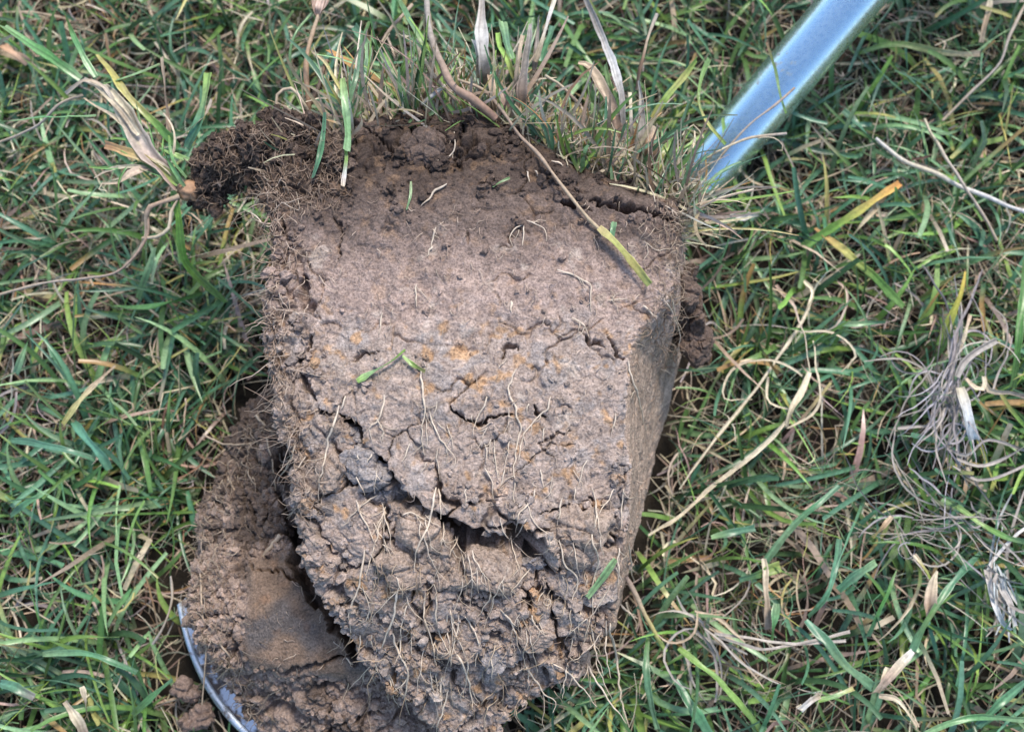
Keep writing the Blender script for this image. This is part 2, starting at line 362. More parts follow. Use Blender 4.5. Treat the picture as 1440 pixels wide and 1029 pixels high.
def body(nt, nl, nf, nr, nu, rows, cap=28, blur=5):
    """rows(t (nt,1), s (1,nf)) -> front (nt,nf,3), left base (nt,3), right base (nt,3); returns a closed ring grid and the front weight"""
    t = np.linspace(0, 1, nt)
    front, lb, rb = rows(t, np.linspace(0, 1, nf))
    lin = lambda a, b, k: a[:, None] + (b - a)[:, None] * np.linspace(0, 1, k, endpoint=False)[None, :, None]
    G = np.concatenate([lin(lb, front[:, 0], nl), front[:, :-1], lin(front[:, -1], rb, nr), lin(rb, lb, nu)], 1)
    G = blur_ring(G, blur)
    side = np.concatenate([np.full(nl, 1), np.zeros(nf - 1), np.full(nr, 2), np.full(nu, 3)])
    c0, c1 = G[0].mean(0), G[-1].mean(0)
    up0 = unit(G[0].mean(0) - G[6].mean(0)); dn0 = unit(G[-1].mean(0) - G[-7].mean(0))
    k = np.linspace(0, 1, cap + 1)[1:]
    bulge = lambda e: (1 - (1 - e) ** 2)
    top = np.stack([G[0] + (c0 - G[0]) * e * 0.999 + up0 * 0.006 * bulge(e) for e in k[::-1]])
    bot = np.stack([G[-1] + (c1 - G[-1]) * e * 0.999 + dn0 * 0.006 * bulge(e) for e in k])
    G = np.concatenate([top, G, bot], 0)
    # soften the rim between end and sides
    for _ in range(3): G[1:-1] = (G[:-2] + G[1:-1] * 2 + G[2:]) / 4
    return G, np.repeat(side[None], len(G), 0)

def block_rows(t, s):
    T, S = np.meshgrid(t, s, indexing='ij')
    Te = T
    y0 = interp(S, YTOP); y1 = interp(S, YBOT); PY = y0 + (y1 - y0) * Te
    PX = interp(PY, XL) + (interp(PY, XA) - interp(PY, XL)) * S
    Z = interp(PY, ZF) + 0.004 * np.sin(np.pi * S) - 0.004
    Z -= 0.020 * ss(0.07, 0.0, T) ** 1.5 * (0.5 + 1.1 * ss(0.45, 0.9, S)) + 0.004 * ss(0.5, 1, T) * ss(0.2, 0, S)
    # the slab above the long crack stands proud of the broken part under it
    yc = np.interp(PX, [p[0] for p in CRACK_MAIN] + [800, 870], [p[1] for p in CRACK_MAIN] + [712, 700])
    Z += (0.0035 * ss(25, -25, PY - yc) - 0.002 * ss(-5, 15, PY - yc) * ss(160, 30, PY - yc)) * ss(465, 540, PX)
    F = at(PX, PY, Z)
    lz = 0.028
    pyl = PY[:, 0]; L = at(interp(pyl, XL) + 14, pyl, np.full(len(t), lz)); L[:, 0] = np.maximum(L[:, 0], F[:, 0, 0] - 0.001); L[:, 1] = F[:, 0, 1]
    pyr = PY[:, -1]; R = at(interp(pyr, XO), pyr, np.full(len(t), lz)); R[:, 1] = F[:, -1, 1]
    return F, L, R
NT, NL, NF, NR, NU = 560, 105, 345, 120, 14
G, side = body(NT, NL, NF, NR, NU, block_rows)
N0 = ring_normals(G)
if (N0[300, NL + NF // 2, 2]) < 0: N0 = -N0; FLIP = True
else: FLIP = False
P = G.reshape(-1, 3); N0 = N0.reshape(-1, 3); side_f = side.ravel()
px, py, _ = project(P)
front = (side_f == 0); side_b = side_f.copy()
nlow = perlin(P, 26, 91)
crumb = 0.30 + 0.25 * nlow
crumb += 0.42 * ss(290, 215, py + 20 * nlow)                     # loose topsoil
crumb += 0.50 * ss(470, 400, px + 25 * nlow)                     # crumbly left edge
crumb += 0.10 * ss(600, 760, py + 60 * nlow + 0.25 * (560 - px)) + 0.25 * ss(880, 950, py)
fract = (0.85 * ss(590, 700, py + 40 * nlow + 0.3 * (520 - px)) + 0.40 * ss(250, 190, py)) * front
crumb -= 0.15 * ss(330, 350, py) * ss(480, 420, py) * ss(470, 520, px)
right = np.where(side_f == 2, 1.0, 0.0) * ss(440, 500, py + 20 * nlow)
crumb = np.clip(crumb * (1 - 0.80 * right), 0.02, 1.0)
rough = np.clip(1.15 - 0.50 * right, 0.2, 1.2)
smear = ss(0.0, 0.3, perlin(P, 20, 77)) * ss(440, 350, py) * front   # patches smoothed by the spade
crumb *= 1 - 0.8 * smear; rough *= 1 - 0.6 * smear
H = relief(P, crumb, rough, 100, fract)
Pst = P * np.array([1, 0.22, 1])
H = H * (1 - 0.30 * right) + right * (0.0010 * perlin(Pst, 3.2, 71) + 0.0006 * perlin(Pst, 1.5, 72) - 0.0014 * ss(0.25, 0.5, perlin(P, 3.2, 73)) * ss(0, .3, perlin(P, 15, 74)))
dep = crack_field(px, py, P, CRACKS, 300) * front
H = H * (1 - 0.5 * ss(0.004, 0.015, dep)) - dep
H += front * (0.0009 * perlin(P * np.array([1, 0.16, 0.3]), 7, 75) + 0.0004 * perlin(P * np.array([1, 0.2, 0.3]), 3, 76)) * ss(620, 520, py) * ss(220, 300, py)
endw = np.concatenate([np.linspace(0.4, 1, 28), np.ones(NT), np.linspace(1, 0.4, 28)])[:, None] * np.ones((1, G.shape[1]))
BP = P + N0 * (H * endw.ravel())[:, None]
# colour of the soil horizons
def soil_colour(P, px, py, right, seed):
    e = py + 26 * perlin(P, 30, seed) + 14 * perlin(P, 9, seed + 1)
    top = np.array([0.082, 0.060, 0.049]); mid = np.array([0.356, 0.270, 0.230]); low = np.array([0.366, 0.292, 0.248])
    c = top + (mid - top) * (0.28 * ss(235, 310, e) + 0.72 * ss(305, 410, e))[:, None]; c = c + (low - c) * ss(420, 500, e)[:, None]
    lowm = ss(400, 480, e)
    g = ss(0.05, 0.42, perlin(P, 12, seed + 2) + 0.4 * perlin(P, 4, seed + 3)) * lowm * 0.6
    c = c + (np.array([0.310, 0.282, 0.268]) - c) * g[:, None]
    o = ss(0.22, 0.6, perlin(P, 8, seed + 4) + 0.5 * perlin(P, 3, seed + 5)) * (0.25 + 0.75 * lowm) * 0.8
    c = c + (np.array([0.44, 0.270, 0.145]) - c) * o[:, None]
    w = ss(0.30, 0.62, perlin(P, 14, seed + 6) + 0.4 * perlin(P, 4, seed + 7)) * ss(300, 380, e) * 0.6
    c = c + (np.array([0.50, 0.43, 0.37]) - c) * w[:, None]
    c = c + (np.array([0.350, 0.262, 0.200]) * (1 + 0.30 * perlin(P, 5, 950) + 0.25 * perlin(P * np.array([1, 0.25, 1]), 4, 952) + 0.15 * perlin(P, 22, 951))[:, None] - c) * (right * 0.85)[:, None]
    return c * (1 + 0.26 * perlin(P, 6, seed + 8) + 0.22 * perlin(P, 2.3, seed + 9))[:, None]
ledge = ss(0.3, 1, crumb) * 0.12
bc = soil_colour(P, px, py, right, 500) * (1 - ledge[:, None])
loc = (float(BP[:, 0].mean()), float(BP[:, 1].mean()), 0.028)
block = empty('soil_block', loc, 'cut block of brown soil, turf on its top end, pale roots down its cracked face', 'soil block')
Fq = grid_faces(G.shape[0], G.shape[1], True)
if FLIP: Fq = Fq[:, ::-1]
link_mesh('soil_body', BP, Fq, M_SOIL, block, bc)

# depth buffer in photograph pixels, for laying things on the soil
ZB = np.full((516, 722), np.inf)
def add_depth(P):
    x, y, d = project(P); i = np.clip((y / 2).astype(int), 0, 515); j = np.clip((x / 2).astype(int), 0, 721)
    ok = (x > 0) & (x < 1442) & (y > 0) & (y < 1030)
    np.minimum.at(ZB, (i[ok], j[ok]), d[ok])
add_depth(BP)

# ------------------------------------------------------------------ lower clod on the blade
CXL = [(560, 372), (580, 352), (620, 330), (660, 314), (700, 287), (740, 274), (780, 278), (830, 266), (860, 266), (900, 283), (940, 306), (1000, 347), (1060, 400), (1090, 436)]
CXR = [(560, 400), (640, 450), (760, 475), (850, 520), (930, 590), (1000, 640), (1090, 600)]
CZ = [(560, .045), (620, .056), (700, .066), (790, .078), (860, .086), (930, .084), (980, .070), (1090, .052)]
CC = [([(395, 690), (410, 745), (424, 795), (456, 845), (486, 890), (500, 930)], 11, 26), ([(350, 796), (365, 802), (395, 808), (425, 820), (440, 822)], 2.6, 8), ([(500, 920), (450, 930), (400, 938), (350, 935)], 6, 9), ([(370, 985), (400, 1000), (430, 1010)], 9, 12), ([(420, 958), (470, 968), (520, 975)], 7, 12), ([(330, 905), (322, 930)], 6, 8),
      ([(300, 875), (330, 905), (345, 945)], 4, 6), ([(345, 700), (360, 740)], 6, 7), ([(300, 960), (330, 1000)], 5, 6), ([(390, 640), (400, 680)], 9, 12), ([(440, 1000), (480, 1015), (540, 1005)], 6, 10)]
def clod_rows(t, s):
    T, S = np.meshgrid(t, s, indexing='ij')
    PY = 562 + (1088 - 562) * T; PX = interp(PY, CXL) + (interp(PY, CXR) - interp(PY, CXL)) * S
    flat = ss(770, 800, PY) * ss(950, 920, PY)
    Z = interp(PY, CZ) - 0.026 * (1 - S) ** 4 * (1 - 0.4 * flat)
    Fp = at(PX, PY, Z); pl = PY[:, 0]
    L = at(interp(pl, CXL) + 4, pl, np.full(len(t), 0.031)); R = at(interp(PY[:, -1], CXR), PY[:, -1], np.full(len(t), 0.031)); R[:, 1] = Fp[:, -1, 1]; L[:, 1] = Fp[:, 0, 1]
    return Fp, L, R
G, side = body(330, 60, 230, 30, 10, clod_rows, cap=18, blur=6)
N0 = ring_normals(G); fl = N0[160, 160, 2] < 0
if fl: N0 = -N0
P = G.reshape(-1, 3); N0 = N0.reshape(-1, 3); side_f = side.ravel(); px, py, _ = project(P)
nlow = perlin(P, 24, 191)
cut = ss(335, 360, px + 14 * nlow) * ss(775, 800, py + 10 * nlow) * ss(945, 915, py + 14 * nlow - 0.10 * (px - 350)) * (side_f == 0)
crumb = np.clip((0.95 + 0.25 * nlow) * (1 - 0.93 * cut), 0.03, 1); rough = 1 - 0.6 * cut
Hc = relief(P, crumb, rough, 700) * (1 - 0.35 * cut) - crack_field(px, py, P, CC, 800) * (side_f == 0) + 0.003 * cut
CP = P + N0 * Hc[:, None]
dark = np.array([0.135, 0.102, 0.084]); lite = np.array([0.33, 0.25, 0.205])
cc = dark + (lite - dark) * ss(-0.2, 0.35, perlin(P, 16, 230) + 0.5 * ss(350, 290, px) + 0.6 * ss(740, 830, py) - 0.35)[:, None]  # upper part: dark brown crumbs, with the block's shade also put into the colour
cutc = np.array([0.19, 0.135, 0.10]) + (np.array([0.125, 0.108, 0.10]) - np.array([0.19, 0.135, 0.10])) * ss(-0.1, 0.4, perlin(P, 15, 240))[:, None]
cutc = cutc + (np.array([0.22, 0.125, 0.075]) - cutc) * (ss(0.2, 0.6, perlin(P, 9, 241)) * 0.5)[:, None]
cc = cc + (cutc - cc) * cut[:, None]
cc = cc * (1 + 0.15 * perlin(P, 5, 242))[:, None]
lump = empty('soil_lump', (float(P[:, 0].mean()), float(P[:, 1].mean()), 0.031), 'dark crumbly soil lump with a smooth cut face, on the spade blade beside the block', 'soil lump')
Fq = grid_faces(G.shape[0], G.shape[1], True)
link_mesh('soil_body', CP, Fq[:, ::-1] if fl else Fq, M_SOIL, lump, cc)
add_depth(CP)
CLOD = (CP, N0, crumb, cc, side_f)
BLOCK_BASE = BP[(BP[:, 2] < 0.06)]

# ------------------------------------------------------------------ small bodies of loose soil: knobs, clumps, crumbs
def ico(sub):
    t = (1 + 5 ** .5) / 2
    v = [(-1, t, 0), (1, t, 0), (-1, -t, 0), (1, -t, 0), (0, -1, t), (0, 1, t), (0, -1, -t), (0, 1, -t), (t, 0, -1), (t, 0, 1), (-t, 0, -1), (-t, 0, 1)]
    f = [(0, 11, 5), (0, 5, 1), (0, 1, 7), (0, 7, 10), (0, 10, 11), (1, 5, 9), (5, 11, 4), (11, 10, 2), (10, 7, 6), (7, 1, 8), (3, 9, 4), (3, 4, 2), (3, 2, 6), (3, 6, 8), (3, 8, 9), (4, 9, 5), (2, 4, 11), (6, 2, 10), (8, 6, 7), (9, 8, 1)]
    v = [np.array(p) / np.linalg.norm(p) for p in v]
    for _ in range(sub):
        cache = {}; nf = []
        def mid(a, b):
            k = (min(a, b), max(a, b))
            if k not in cache:
                m = v[a] + v[b]; v.append(m / np.linalg.norm(m)); cache[k] = len(v) - 1
            return cache[k]
        for a, b, c in f:
            x, y, z = mid(a, b), mid(b, c), mid(c, a); nf += [(a, x, z), (b, y, x), (c, z, y), (x, y, z)]
        f = nf
    return np.array(v), np.array(f)
ICO1 = ico(1); ICO5 = ico(5); ICO6 = ico(6)
def crumb_cloud(name, centres, radii, cols, mat, parent, seed):
    rng = np.random.default_rng(seed)
    V0, F0 = ICO1; n = len(centres)
    sh = []
    for k in range(10):
        q = V0 * (1 + 0.23 * rng.standard_normal((len(V0), 1))) * rng.uniform(0.65, 1.2, 3); sh.append(q)
    sh = np.array(sh)[rng.integers(0, 10, n)]
    a = rng.uniform(0, 2 * math.pi, n); b = rng.uniform(0, 2 * math.pi, n)
    ca, sa, cb, sb = np.cos(a), np.sin(a), np.cos(b), np.sin(b)
    R = np.zeros((n, 3, 3)); R[:, 0, 0] = ca; R[:, 0, 1] = -sa * cb; R[:, 0, 2] = sa * sb; R[:, 1, 0] = sa; R[:, 1, 1] = ca * cb; R[:, 1, 2] = -ca * sb; R[:, 2, 1] = sb; R[:, 2, 2] = cb
    V = np.einsum('nij,nvj->nvi', R, sh) * radii[:, None, None] + centres[:, None]
    F = (F0[None] + (np.arange(n) * len(V0))[:, None, None]).reshape(-1, 3)
    c = np.repeat(cols[:, None], len(V0), 1).reshape(-1, 3)
    return link_mesh(name, V, F, mat, parent, c, kind='stuff', smooth=False)
def scatter(P, Nn, weight, n, rng):
    i = rng.choice(len(P), n, p=weight / weight.sum()); return i
def knob(name, parent, px, py, z, r, seed, mat, col, crumb=1.0, icos=ICO5, rel=1.0):
    """one rounded clod; r = three radii in metres"""
    V0, F0 = icos; c = at(px, py, z)
    rk = np.random.default_rng(seed); V1 = V0 * (1 + 0.25 * perlin(V0 * 0.03, 24, seed) + 0.16 * perlin(V0 * 0.03, 11, seed + 9))[:, None]
    for d_ in unit(rk.standard_normal((9, 3))):
        ex = np.maximum(V1 @ d_ - rk.uniform(0.55, 0.8), 0); V1 = V1 - ex[:, None] * d_ * 0.85
    P = c + V1 * np.array(r) * 1.12
    n_ = unit(V0 / np.array(r))
    P2 = P + n_ * (relief(P, np.full(len(P), crumb), np.ones(len(P)), seed) * rel)[:, None]
    cl = np.array(col) * (1 + 0.22 * perlin(P, 6, seed + 50) + 0.12 * perlin(P, 2.5, seed + 51))[:, None]
    o = link_mesh(name, P2, F0, mat, parent, cl); add_depth(P2)
    return P2, n_, cl
DK = (0.085, 0.062, 0.050); DK2 = (0.12, 0.088, 0.072); MD = (0.31, 0.243, 0.198); GB = (0.29, 0.262, 0.25)
hum = []
for (x, y, z, r, s) in [(300, 236, .118, (.012, .011, .011), 1), (330, 218, .124, (.015, .014, .013), 2), (365, 205, .130, (.017, .014, .015), 3), (400, 196, .134, (.016, .015, .015), 4), (430, 190, .138, (.014, .013, .014), 5),
                        (345, 240, .118, (.014, .010, .012), 6), (385, 232, .126, (.017, .013, .014), 7), (420, 226, .136, (.014, .013, .013), 8), (290, 268, .108, (.008, .013, .009), 9), (395, 258, .128, (.015, .012, .012), 10), (318, 250, .112, (.010, .009, .010), 11)]:
    hum.append(knob('soil_clump', block, x, y, z, (r[0] * .95, r[1] * .82, r[2] * .9), 1100 + 60 * s, M_HUMUS, DK, 1.0, ico(4) if s > 8 else ICO5, 1.15))
kn = []
for (x, y, z, r, c, s) in [(983, 482, .085, (.010, .013, .012), DK2, 1), (972, 440, .095, (.009, .014, .012), DK2, 2), (955, 410, .110, (.008, .012, .012), DK2, 3), (968, 395, .10, (.007, .010, .010), DK2, 13),
                           (512, 650, .150, (.010, .010, .008), GB, 4), (528, 668, .150, (.007, .008, .007), GB, 31), (470, 600, .154, (.009, .007, .006), MD, 32), (588, 748, .150, (.008, .009, .007), MD, 33), (492, 615, .150, (.008, .006, .006), GB, 5), (548, 690, .138, (.010, .008, .008), GB, 6),
                           (455, 655, .146, (.012, .011, .009), MD, 7), (690, 800, .141, (.017, .010, .012), MD, 8), (650, 812, .138, (.014, .008, .010), MD, 9), (812, 752, .146, (.014, .016, .010), MD, 10),
                           (748, 792, .140, (.007, .006, .006), GB, 11), (850, 462, .150, (.010, .010, .006), (0.26, 0.20, 0.15), 12),
                           (605, 775, .142, (.013, .012, .010), MD, 14), (560, 795, .142, (.014, .013, .009), MD, 15), (700, 915, .118, (.011, .009, .009), GB, 16), (650, 905, .122, (.011, .009, .008), MD, 17), (745, 880, .126, (.011, .012, .009), MD, 18), (820, 870, .118, (.011, .012, .010), MD, 19),
                           (800, 930, .098, (.012, .008, .010), MD, 20), (475, 215, .152, (.010, .012, .006), DK2, 21), (595, 205, .152, (.013, .008, .006), DK2, 22), (515, 185, .142, (.012, .008, .008), DK2, 23), (845, 425, .1525, (.009, .007, .005), MD, 24)]:
    kn.append(knob('clod', block, x, y, z, r, 3000 + 60 * s, M_SOIL, tuple(np.array(c) * 1.12), 0.62 if c is not DK2 else 0.9, ICO5, 0.95))

rng = np.random.default_rng(21)
# crumbs lying on the rough parts of the block, the lump and the dark clumps
w = np.where(front | (np.arange(len(BP)) < 0), 1.0, 0.0)
crb = np.clip(H * 0 + 1, 0, 1)
pxb, pyb, _ = project(BP)
wgt = np.where((side.size != 0) & (N0 is not None), 1.0, 1.0)
frontm = front.astype(float)
area = frontm + 0.9 * (side_b == 1) * (BP[:, 2] > 0.09) + 0.25 * (side_b == 2) * (BP[:, 2] > 0.05)
wb = area * (0.03 + 1.0 * ss(320, 220, pyb) + 0.9 * ss(460, 390, pxb) + 0.55 * ss(560, 900, pyb))
wb *= (1 - 0.85 * right) * (0.06 + ss(-0.02, 0.3, perlin(BP, 15, 61)))
Nb = unit(ring_normals(BP.reshape(-1, NL + NF - 1 + NR + NU, 3)).reshape(-1, 3)); Nb = Nb if Nb[np.argmax(BP[:, 2]), 2] > 0 else -Nb
i = scatter(BP, Nb, wb, 5200, rng); r = np.exp(rng.normal(math.log(0.00095), 0.55, len(i))).clip(.0004, .0036)
crumb_cloud('loose_crumbs', BP[i] + Nb[i] * (r * 0.35)[:, None], r, bc[i] * rng.uniform(0.75, 1.2, (len(i), 1)), M_SOIL, block, 5)
hp = np.vstack([h[0] for h in hum]); hn = np.vstack([h[1] for h in hum]); hc = np.vstack([h[2] for h in hum])
i = rng.integers(0, len(hp), 2600); r = np.exp(rng.normal(math.log(0.0012), 0.5, len(i))).clip(.0004, .0036)
crumb_cloud('humus_crumbs', hp[i] + hn[i] * (r * 0.4)[:, None], r, hc[i] * rng.uniform(0.7, 1.5, (len(i), 1)), M_HUMUS, block, 6)
CPx, CN, ccr, ccol, cs = CLOD
i = scatter(CPx, CN, ((cs == 0) + 0.5 * (cs == 1)) * np.clip(ccr - 0.3, 0, 1) + 1e-9, 2300, rng); r = np.exp(rng.normal(math.log(0.0011), 0.45, len(i))).clip(.0004, .0032)
crumb_cloud('loose_crumbs', CPx[i] + CN[i] * (r * 0.35)[:, None], r, ccol[i] * rng.uniform(0.75, 1.25, (len(i), 1)), M_SOIL, lump, 7)
# ------------------------------------------------------------------ depth look-up
gz = ray(*np.meshgrid(np.arange(722) * 2 + 1.0, np.arange(516) * 2 + 1.0)); GD = (0.035 - CAM[2]) / gz[..., 2]
Zs = ZB.copy()
for _ in range(3):
    pad = np.pad(Zs, 1, constant_values=np.inf); nb = np.min([pad[a:a + 516, b:b + 722] for a in range(3) for b in range(3)], 0)
    Zs = np.where(np.isinf(Zs), nb, Zs)
SOLID = ~np.isinf(Zs)
def drape(pts, n, lift=0.0012, smoothk=5, wig=0.0, rng=None, hang=True):
    q = smooth_line(pts, n)
    if wig and rng is not None:
        k = rng.standard_normal((n, 2)); k = np.apply_along_axis(lambda v: np.convolve(v, [.25, .5, .25], 'same'), 0, k); q = q + k * wig
    i = np.clip((q[:, 1] / 2).astype(int), 0, 515); j = np.clip((q[:, 0] / 2).astype(int), 0, 721)
    d = Zs[i, j]
    if np.all(np.isinf(d)): d = GD[i, j]
    elif hang:                                                     # beyond the soil: carry on from the nearest known depth
        good = np.where(~np.isinf(d))[0]; allk = np.arange(n); d = np.where(np.isinf(d), np.interp(allk, good, d[good]) , d)
    dm = np.array([d[max(0, a - smoothk):a + smoothk + 1].min() for a in range(n)]); dm = 0.5 * dm + 0.5 * d
    dm = np.convolve(np.pad(dm, 2, mode='edge'), np.ones(5) / 5, 'valid'); dm = np.minimum(dm, d)
    if rng is not None: dm = dm + np.interp(np.arange(n), np.linspace(0, n - 1, 6), rng.uniform(-0.0008, 0.0009, 6)) * (n > 9)
    return CAM + ray(q[:, 0], q[:, 1]) * (dm - lift)[:, None], dm

# ------------------------------------------------------------------ roots hanging on the cut face
def z8(*p): return [(480 + a / 3, 686 + b / 3) for a, b in p]
def z5(*p): return [(480 + a / 3, 343 + b / 3) for a, b in p]
ROOTS = [
    (z5((335, 530), (345, 640), (355, 700), (340, 760), (345, 850), (350, 890)), 3.2), (z5((370, 700), (400, 790), (440, 850), (480, 900), (478, 930)), 2.6), (z5((355, 740), (362, 855)), 2),
    (z5((185, 630), (165, 720), (110, 790), (100, 805)), 3), (z5((150, 730), (180, 790), (175, 830)), 2.6), (z5((290, 840), (255, 920)), 2.4), (z5((620, 615), (600, 690), (565, 750), (560, 800)), 2.6),
    (z5((735, 530), (705, 620), (740, 710), (755, 800), (735, 880), (725, 1029), (730, 1160)), 3.4), (z5((885, 645), (870, 690), (800, 760), (765, 815), (750, 910)), 3), (z5((645, 830), (655, 960), (668, 1000)), 2.4),
    (z5((710, 820), (700, 890), (685, 950)), 2), (z5((860, 770), (855, 830)), 2.6), (z5((1205, 490), (1235, 590), (1260, 690), (1290, 780)), 3.2), (z5((840, 950), (850, 1029)), 2.6), (z5((1035, 910), (995, 1029)), 2),
    (z5((975, 310), (1020, 340), (1045, 400)), 3), (z5((1380, 210), (1435, 370)), 3), (z5((910, 110), (1045, 170), (1048, 290)), 3), (z5((320, 170), (318, 265)), 3.2), (z5((175, 290), (155, 375)), 3), (z5((660, 520), (700, 480)), 2),
    (z5((1125, 240), (1160, 235), (1220, 240)), 2.4), (z5((1265, 258), (1335, 300)), 3), (z5((790, 670), (780, 710)), 3), (z5((712, 240), (722, 290)), 4), (z5((70, 890), (65, 915)), 2.4), (z5((125, 880), (110, 925)), 2.2), (z5((0, 690), (50, 590)), 3),
    (z8((400, 0), (370, 150), (320, 250), (310, 350)), 3.6), (z8((260, 115), (310, 110), (370, 145)), 2.6), (z8((60, 50), (100, 150), (150, 240)), 3), (z8((180, 100), (140, 230), (105, 370)), 3), (z8((100, 255), (75, 410), (35, 520), (40, 610)), 3.6),
    (z8((150, 30), (80, 80), (0, 165)), 2.6), (z8((415, 0), (422, 130)), 2.6), (z8((820, 0), (800, 60), (750, 110), (740, 190)), 2.8), (z8((930, 45), (910, 160)), 2.8), (z8((985, 0), (988, 50)), 2.4),
    (z8((1060, 0), (1080, 110), (1055, 220), (1085, 290), (1060, 420), (1055, 540), (1015, 655)), 3.2), (z8((1150, 0), (1085, 110)), 2.2), (z8((1190, 0), (1180, 170)), 2.6), (z8((920, 215), (945, 330), (1000, 390), (970, 490), (965, 615)), 3),
    (z8((1215, 240), (1235, 400)), 3), (z8((1175, 250), (1168, 410)), 3), (z8((860, 430), (835, 480), (833, 555)), 2.6), (z8((240, 420), (215, 560), (180, 660), (165, 745)), 4), (z8((280, 480), (250, 600), (255, 700)), 2.6),
    (z8((355, 440), (355, 560), (390, 670), (400, 750)), 3), (z8((400, 440), (405, 590), (450, 690), (460, 750)), 3), (z8((500, 530), (480, 630), (460, 750)), 3), (z8((445, 535), (455, 680)), 2.6), (z8((525, 540), (580, 640), (565, 750)), 3),
    (z8((490, 700), (545, 830), (552, 925)), 3.4), (z8((210, 600), (240, 690), (285, 780), (270, 870), (285, 960)), 3.8), (z8((200, 750), (215, 860), (240, 920)), 3), (z8((670, 510), (720, 570), (755, 700)), 2.8), (z8((630, 720), (635, 800)), 3),
    (z8((420, 800), (425, 920)), 3.4), (z8((455, 850), (410, 990), (400, 1029)), 3.6), (z8((765, 730), (850, 860), (905, 900), (895, 945)), 3), (z8((1050, 550), (1075, 690), (1105, 790)), 2.6), (z8((1115, 560), (1115, 700), (1140, 800)), 2.8),
    (z8((1130, 560), (1165, 750), (1180, 900), (1215, 1010)), 4.2), (z8((950, 740), (935, 890)), 2.6), (z8((1040, 750), (1100, 850), (1200, 990)), 3.2), (z8((890, 740), (960, 780), (1080, 920)), 3), (z8((1180, 490), (1220, 530), (1250, 545)), 3.4),
    (z8((850, 480), (860, 495), (885, 490), (880, 470), (855, 478)), 2), (z8((470, 485), (478, 520)), 2), (z8((125, 620), (140, 690)), 2.6), (z8((20, 715), (60, 750)), 2.6), (z8((80, 620), (75, 690)), 2.6), (z8((700, 330), (705, 360)), 2),
    (z8((30, 460), (0, 510)), 3), (z8((805, 530), (815, 580)), 3.4), (z8((1005, 520), (1000, 600)), 2), (z8((1040, 540), (940, 640)), 2),
    ([(478, 570), (462, 620), (452, 670), (443, 715)], 3.6), ([(418, 620), (404, 655), (391, 678)], 3), ([(430, 640), (408, 672)], 2.4), ([(638, 185), (637, 215), (612, 228), (620, 240)], 2.6), ([(628, 258), (605, 275), (592, 290)], 4), ([(607, 345), (600, 360)], 3), ([(612, 320), (606, 350)], 3), ([(395, 285), (420, 295), (415, 270)], 2),
    ([(352, 300), (378, 318), (400, 300)], 2.2), ([(735, 315), (718, 330), (722, 348)], 2), ([(740, 310), (765, 322), (768, 340)], 2), ([(738, 318), (736, 345)], 2.4), ([(775, 225), (800, 235)], 3), ([(740, 240), (745, 255)], 3), ([(752, 240), (760, 252)], 3), ([(930, 415), (945, 440), (955, 470), (957, 500)], 2.6),
    ([(905, 340), (925, 352), (948, 350)], 2), ([(935, 290), (955, 300), (965, 285)], 2), ([(905, 250), (920, 275), (922, 300)], 2.4),
]
def merge(parts):
    V, F, C, o = [], [], [], 0
    for v, f, c in parts: V.append(v); F.append(f + o); C.append(c); o += len(v)
    return np.vstack(V), np.vstack(F), np.vstack(C)
rg_ = np.random.default_rng(17)
for _ in range(95):
    x_, y_ = rg_.uniform(455, 870), 560 + 390 * rg_.random() ** 0.75
    if x_ < 470 + (y_ - 560) * 0.12: continue
    a_ = rg_.normal(1.6, .28); l_ = rg_.uniform(18, 85) * (0.6 + 0.4 * (y_ > 700)); pp = [(x_, y_)]
    for k_ in range(4): a_ += rg_.normal(0, .22); pp.append((pp[-1][0] + math.cos(a_) * l_ / 4, pp[-1][1] + math.sin(a_) * l_ / 4))
    ROOTS.append((pp, rg_.uniform(1.3, 2.3)))
rng = np.random.default_rng(33)
for pts, wpx in ROOTS:
    L = float(np.sum(np.hypot(*np.diff(np.array(pts), axis=0).T)))
    n = int(np.clip(L / 4.5, 7, 50))
    C, d = drape(pts, n, 0.0010, 4, 1.5, rng)
    rad = wpx * 0.86 * d / FPX * 0.5 * np.interp(np.linspace(0, 1, n), [0, .12, .6, 1], [.5, 1.1, .85, .32]) * rng.uniform(0.8, 1.15, n)
    c0 = np.array([0.80, 0.68, 0.54]) * rng.uniform(0.75, 1.05); c1 = np.array([0.74, 0.61, 0.46]) * rng.uniform(0.75, 1.05)
    par = lump if False else block
    prt = [tubes(C[None], rad[None], ramp([c0, c1], n)[None], 6)]
    q = smooth_line(pts, n)
    for _ in range(rng.integers(0, 4) if L > 30 and wpx < 3.9 else 0):          # side rootlets
        k = rng.integers(1, n - 2); dr = q[k + 1] - q[k]; a = math.atan2(dr[1], dr[0]) + rng.choice([-1, 1]) * rng.uniform(.4, 1.1); l_ = rng.uniform(7, 26)
        b0 = q[k]; b1 = b0 + l_ * .5 * np.array([math.cos(a), math.sin(a)]); a += rng.normal(0, .6); b2 = b1 + l_ * .5 * np.array([math.cos(a), math.sin(a)])
        Cb, db = drape([b0, b1, b2], 8, 0.0009, 3, .5, rng)
        if np.isfinite(Cb).all(): prt.append(tubes(Cb[None], (1.5 * db / FPX * .5 * np.linspace(1, .4, 8))[None], ramp([c0 * .92, c1 * .9], 8)[None], 4))
    V, F, cl = merge(prt)
    link_mesh('root', V, F, M_ROOT, par, cl)

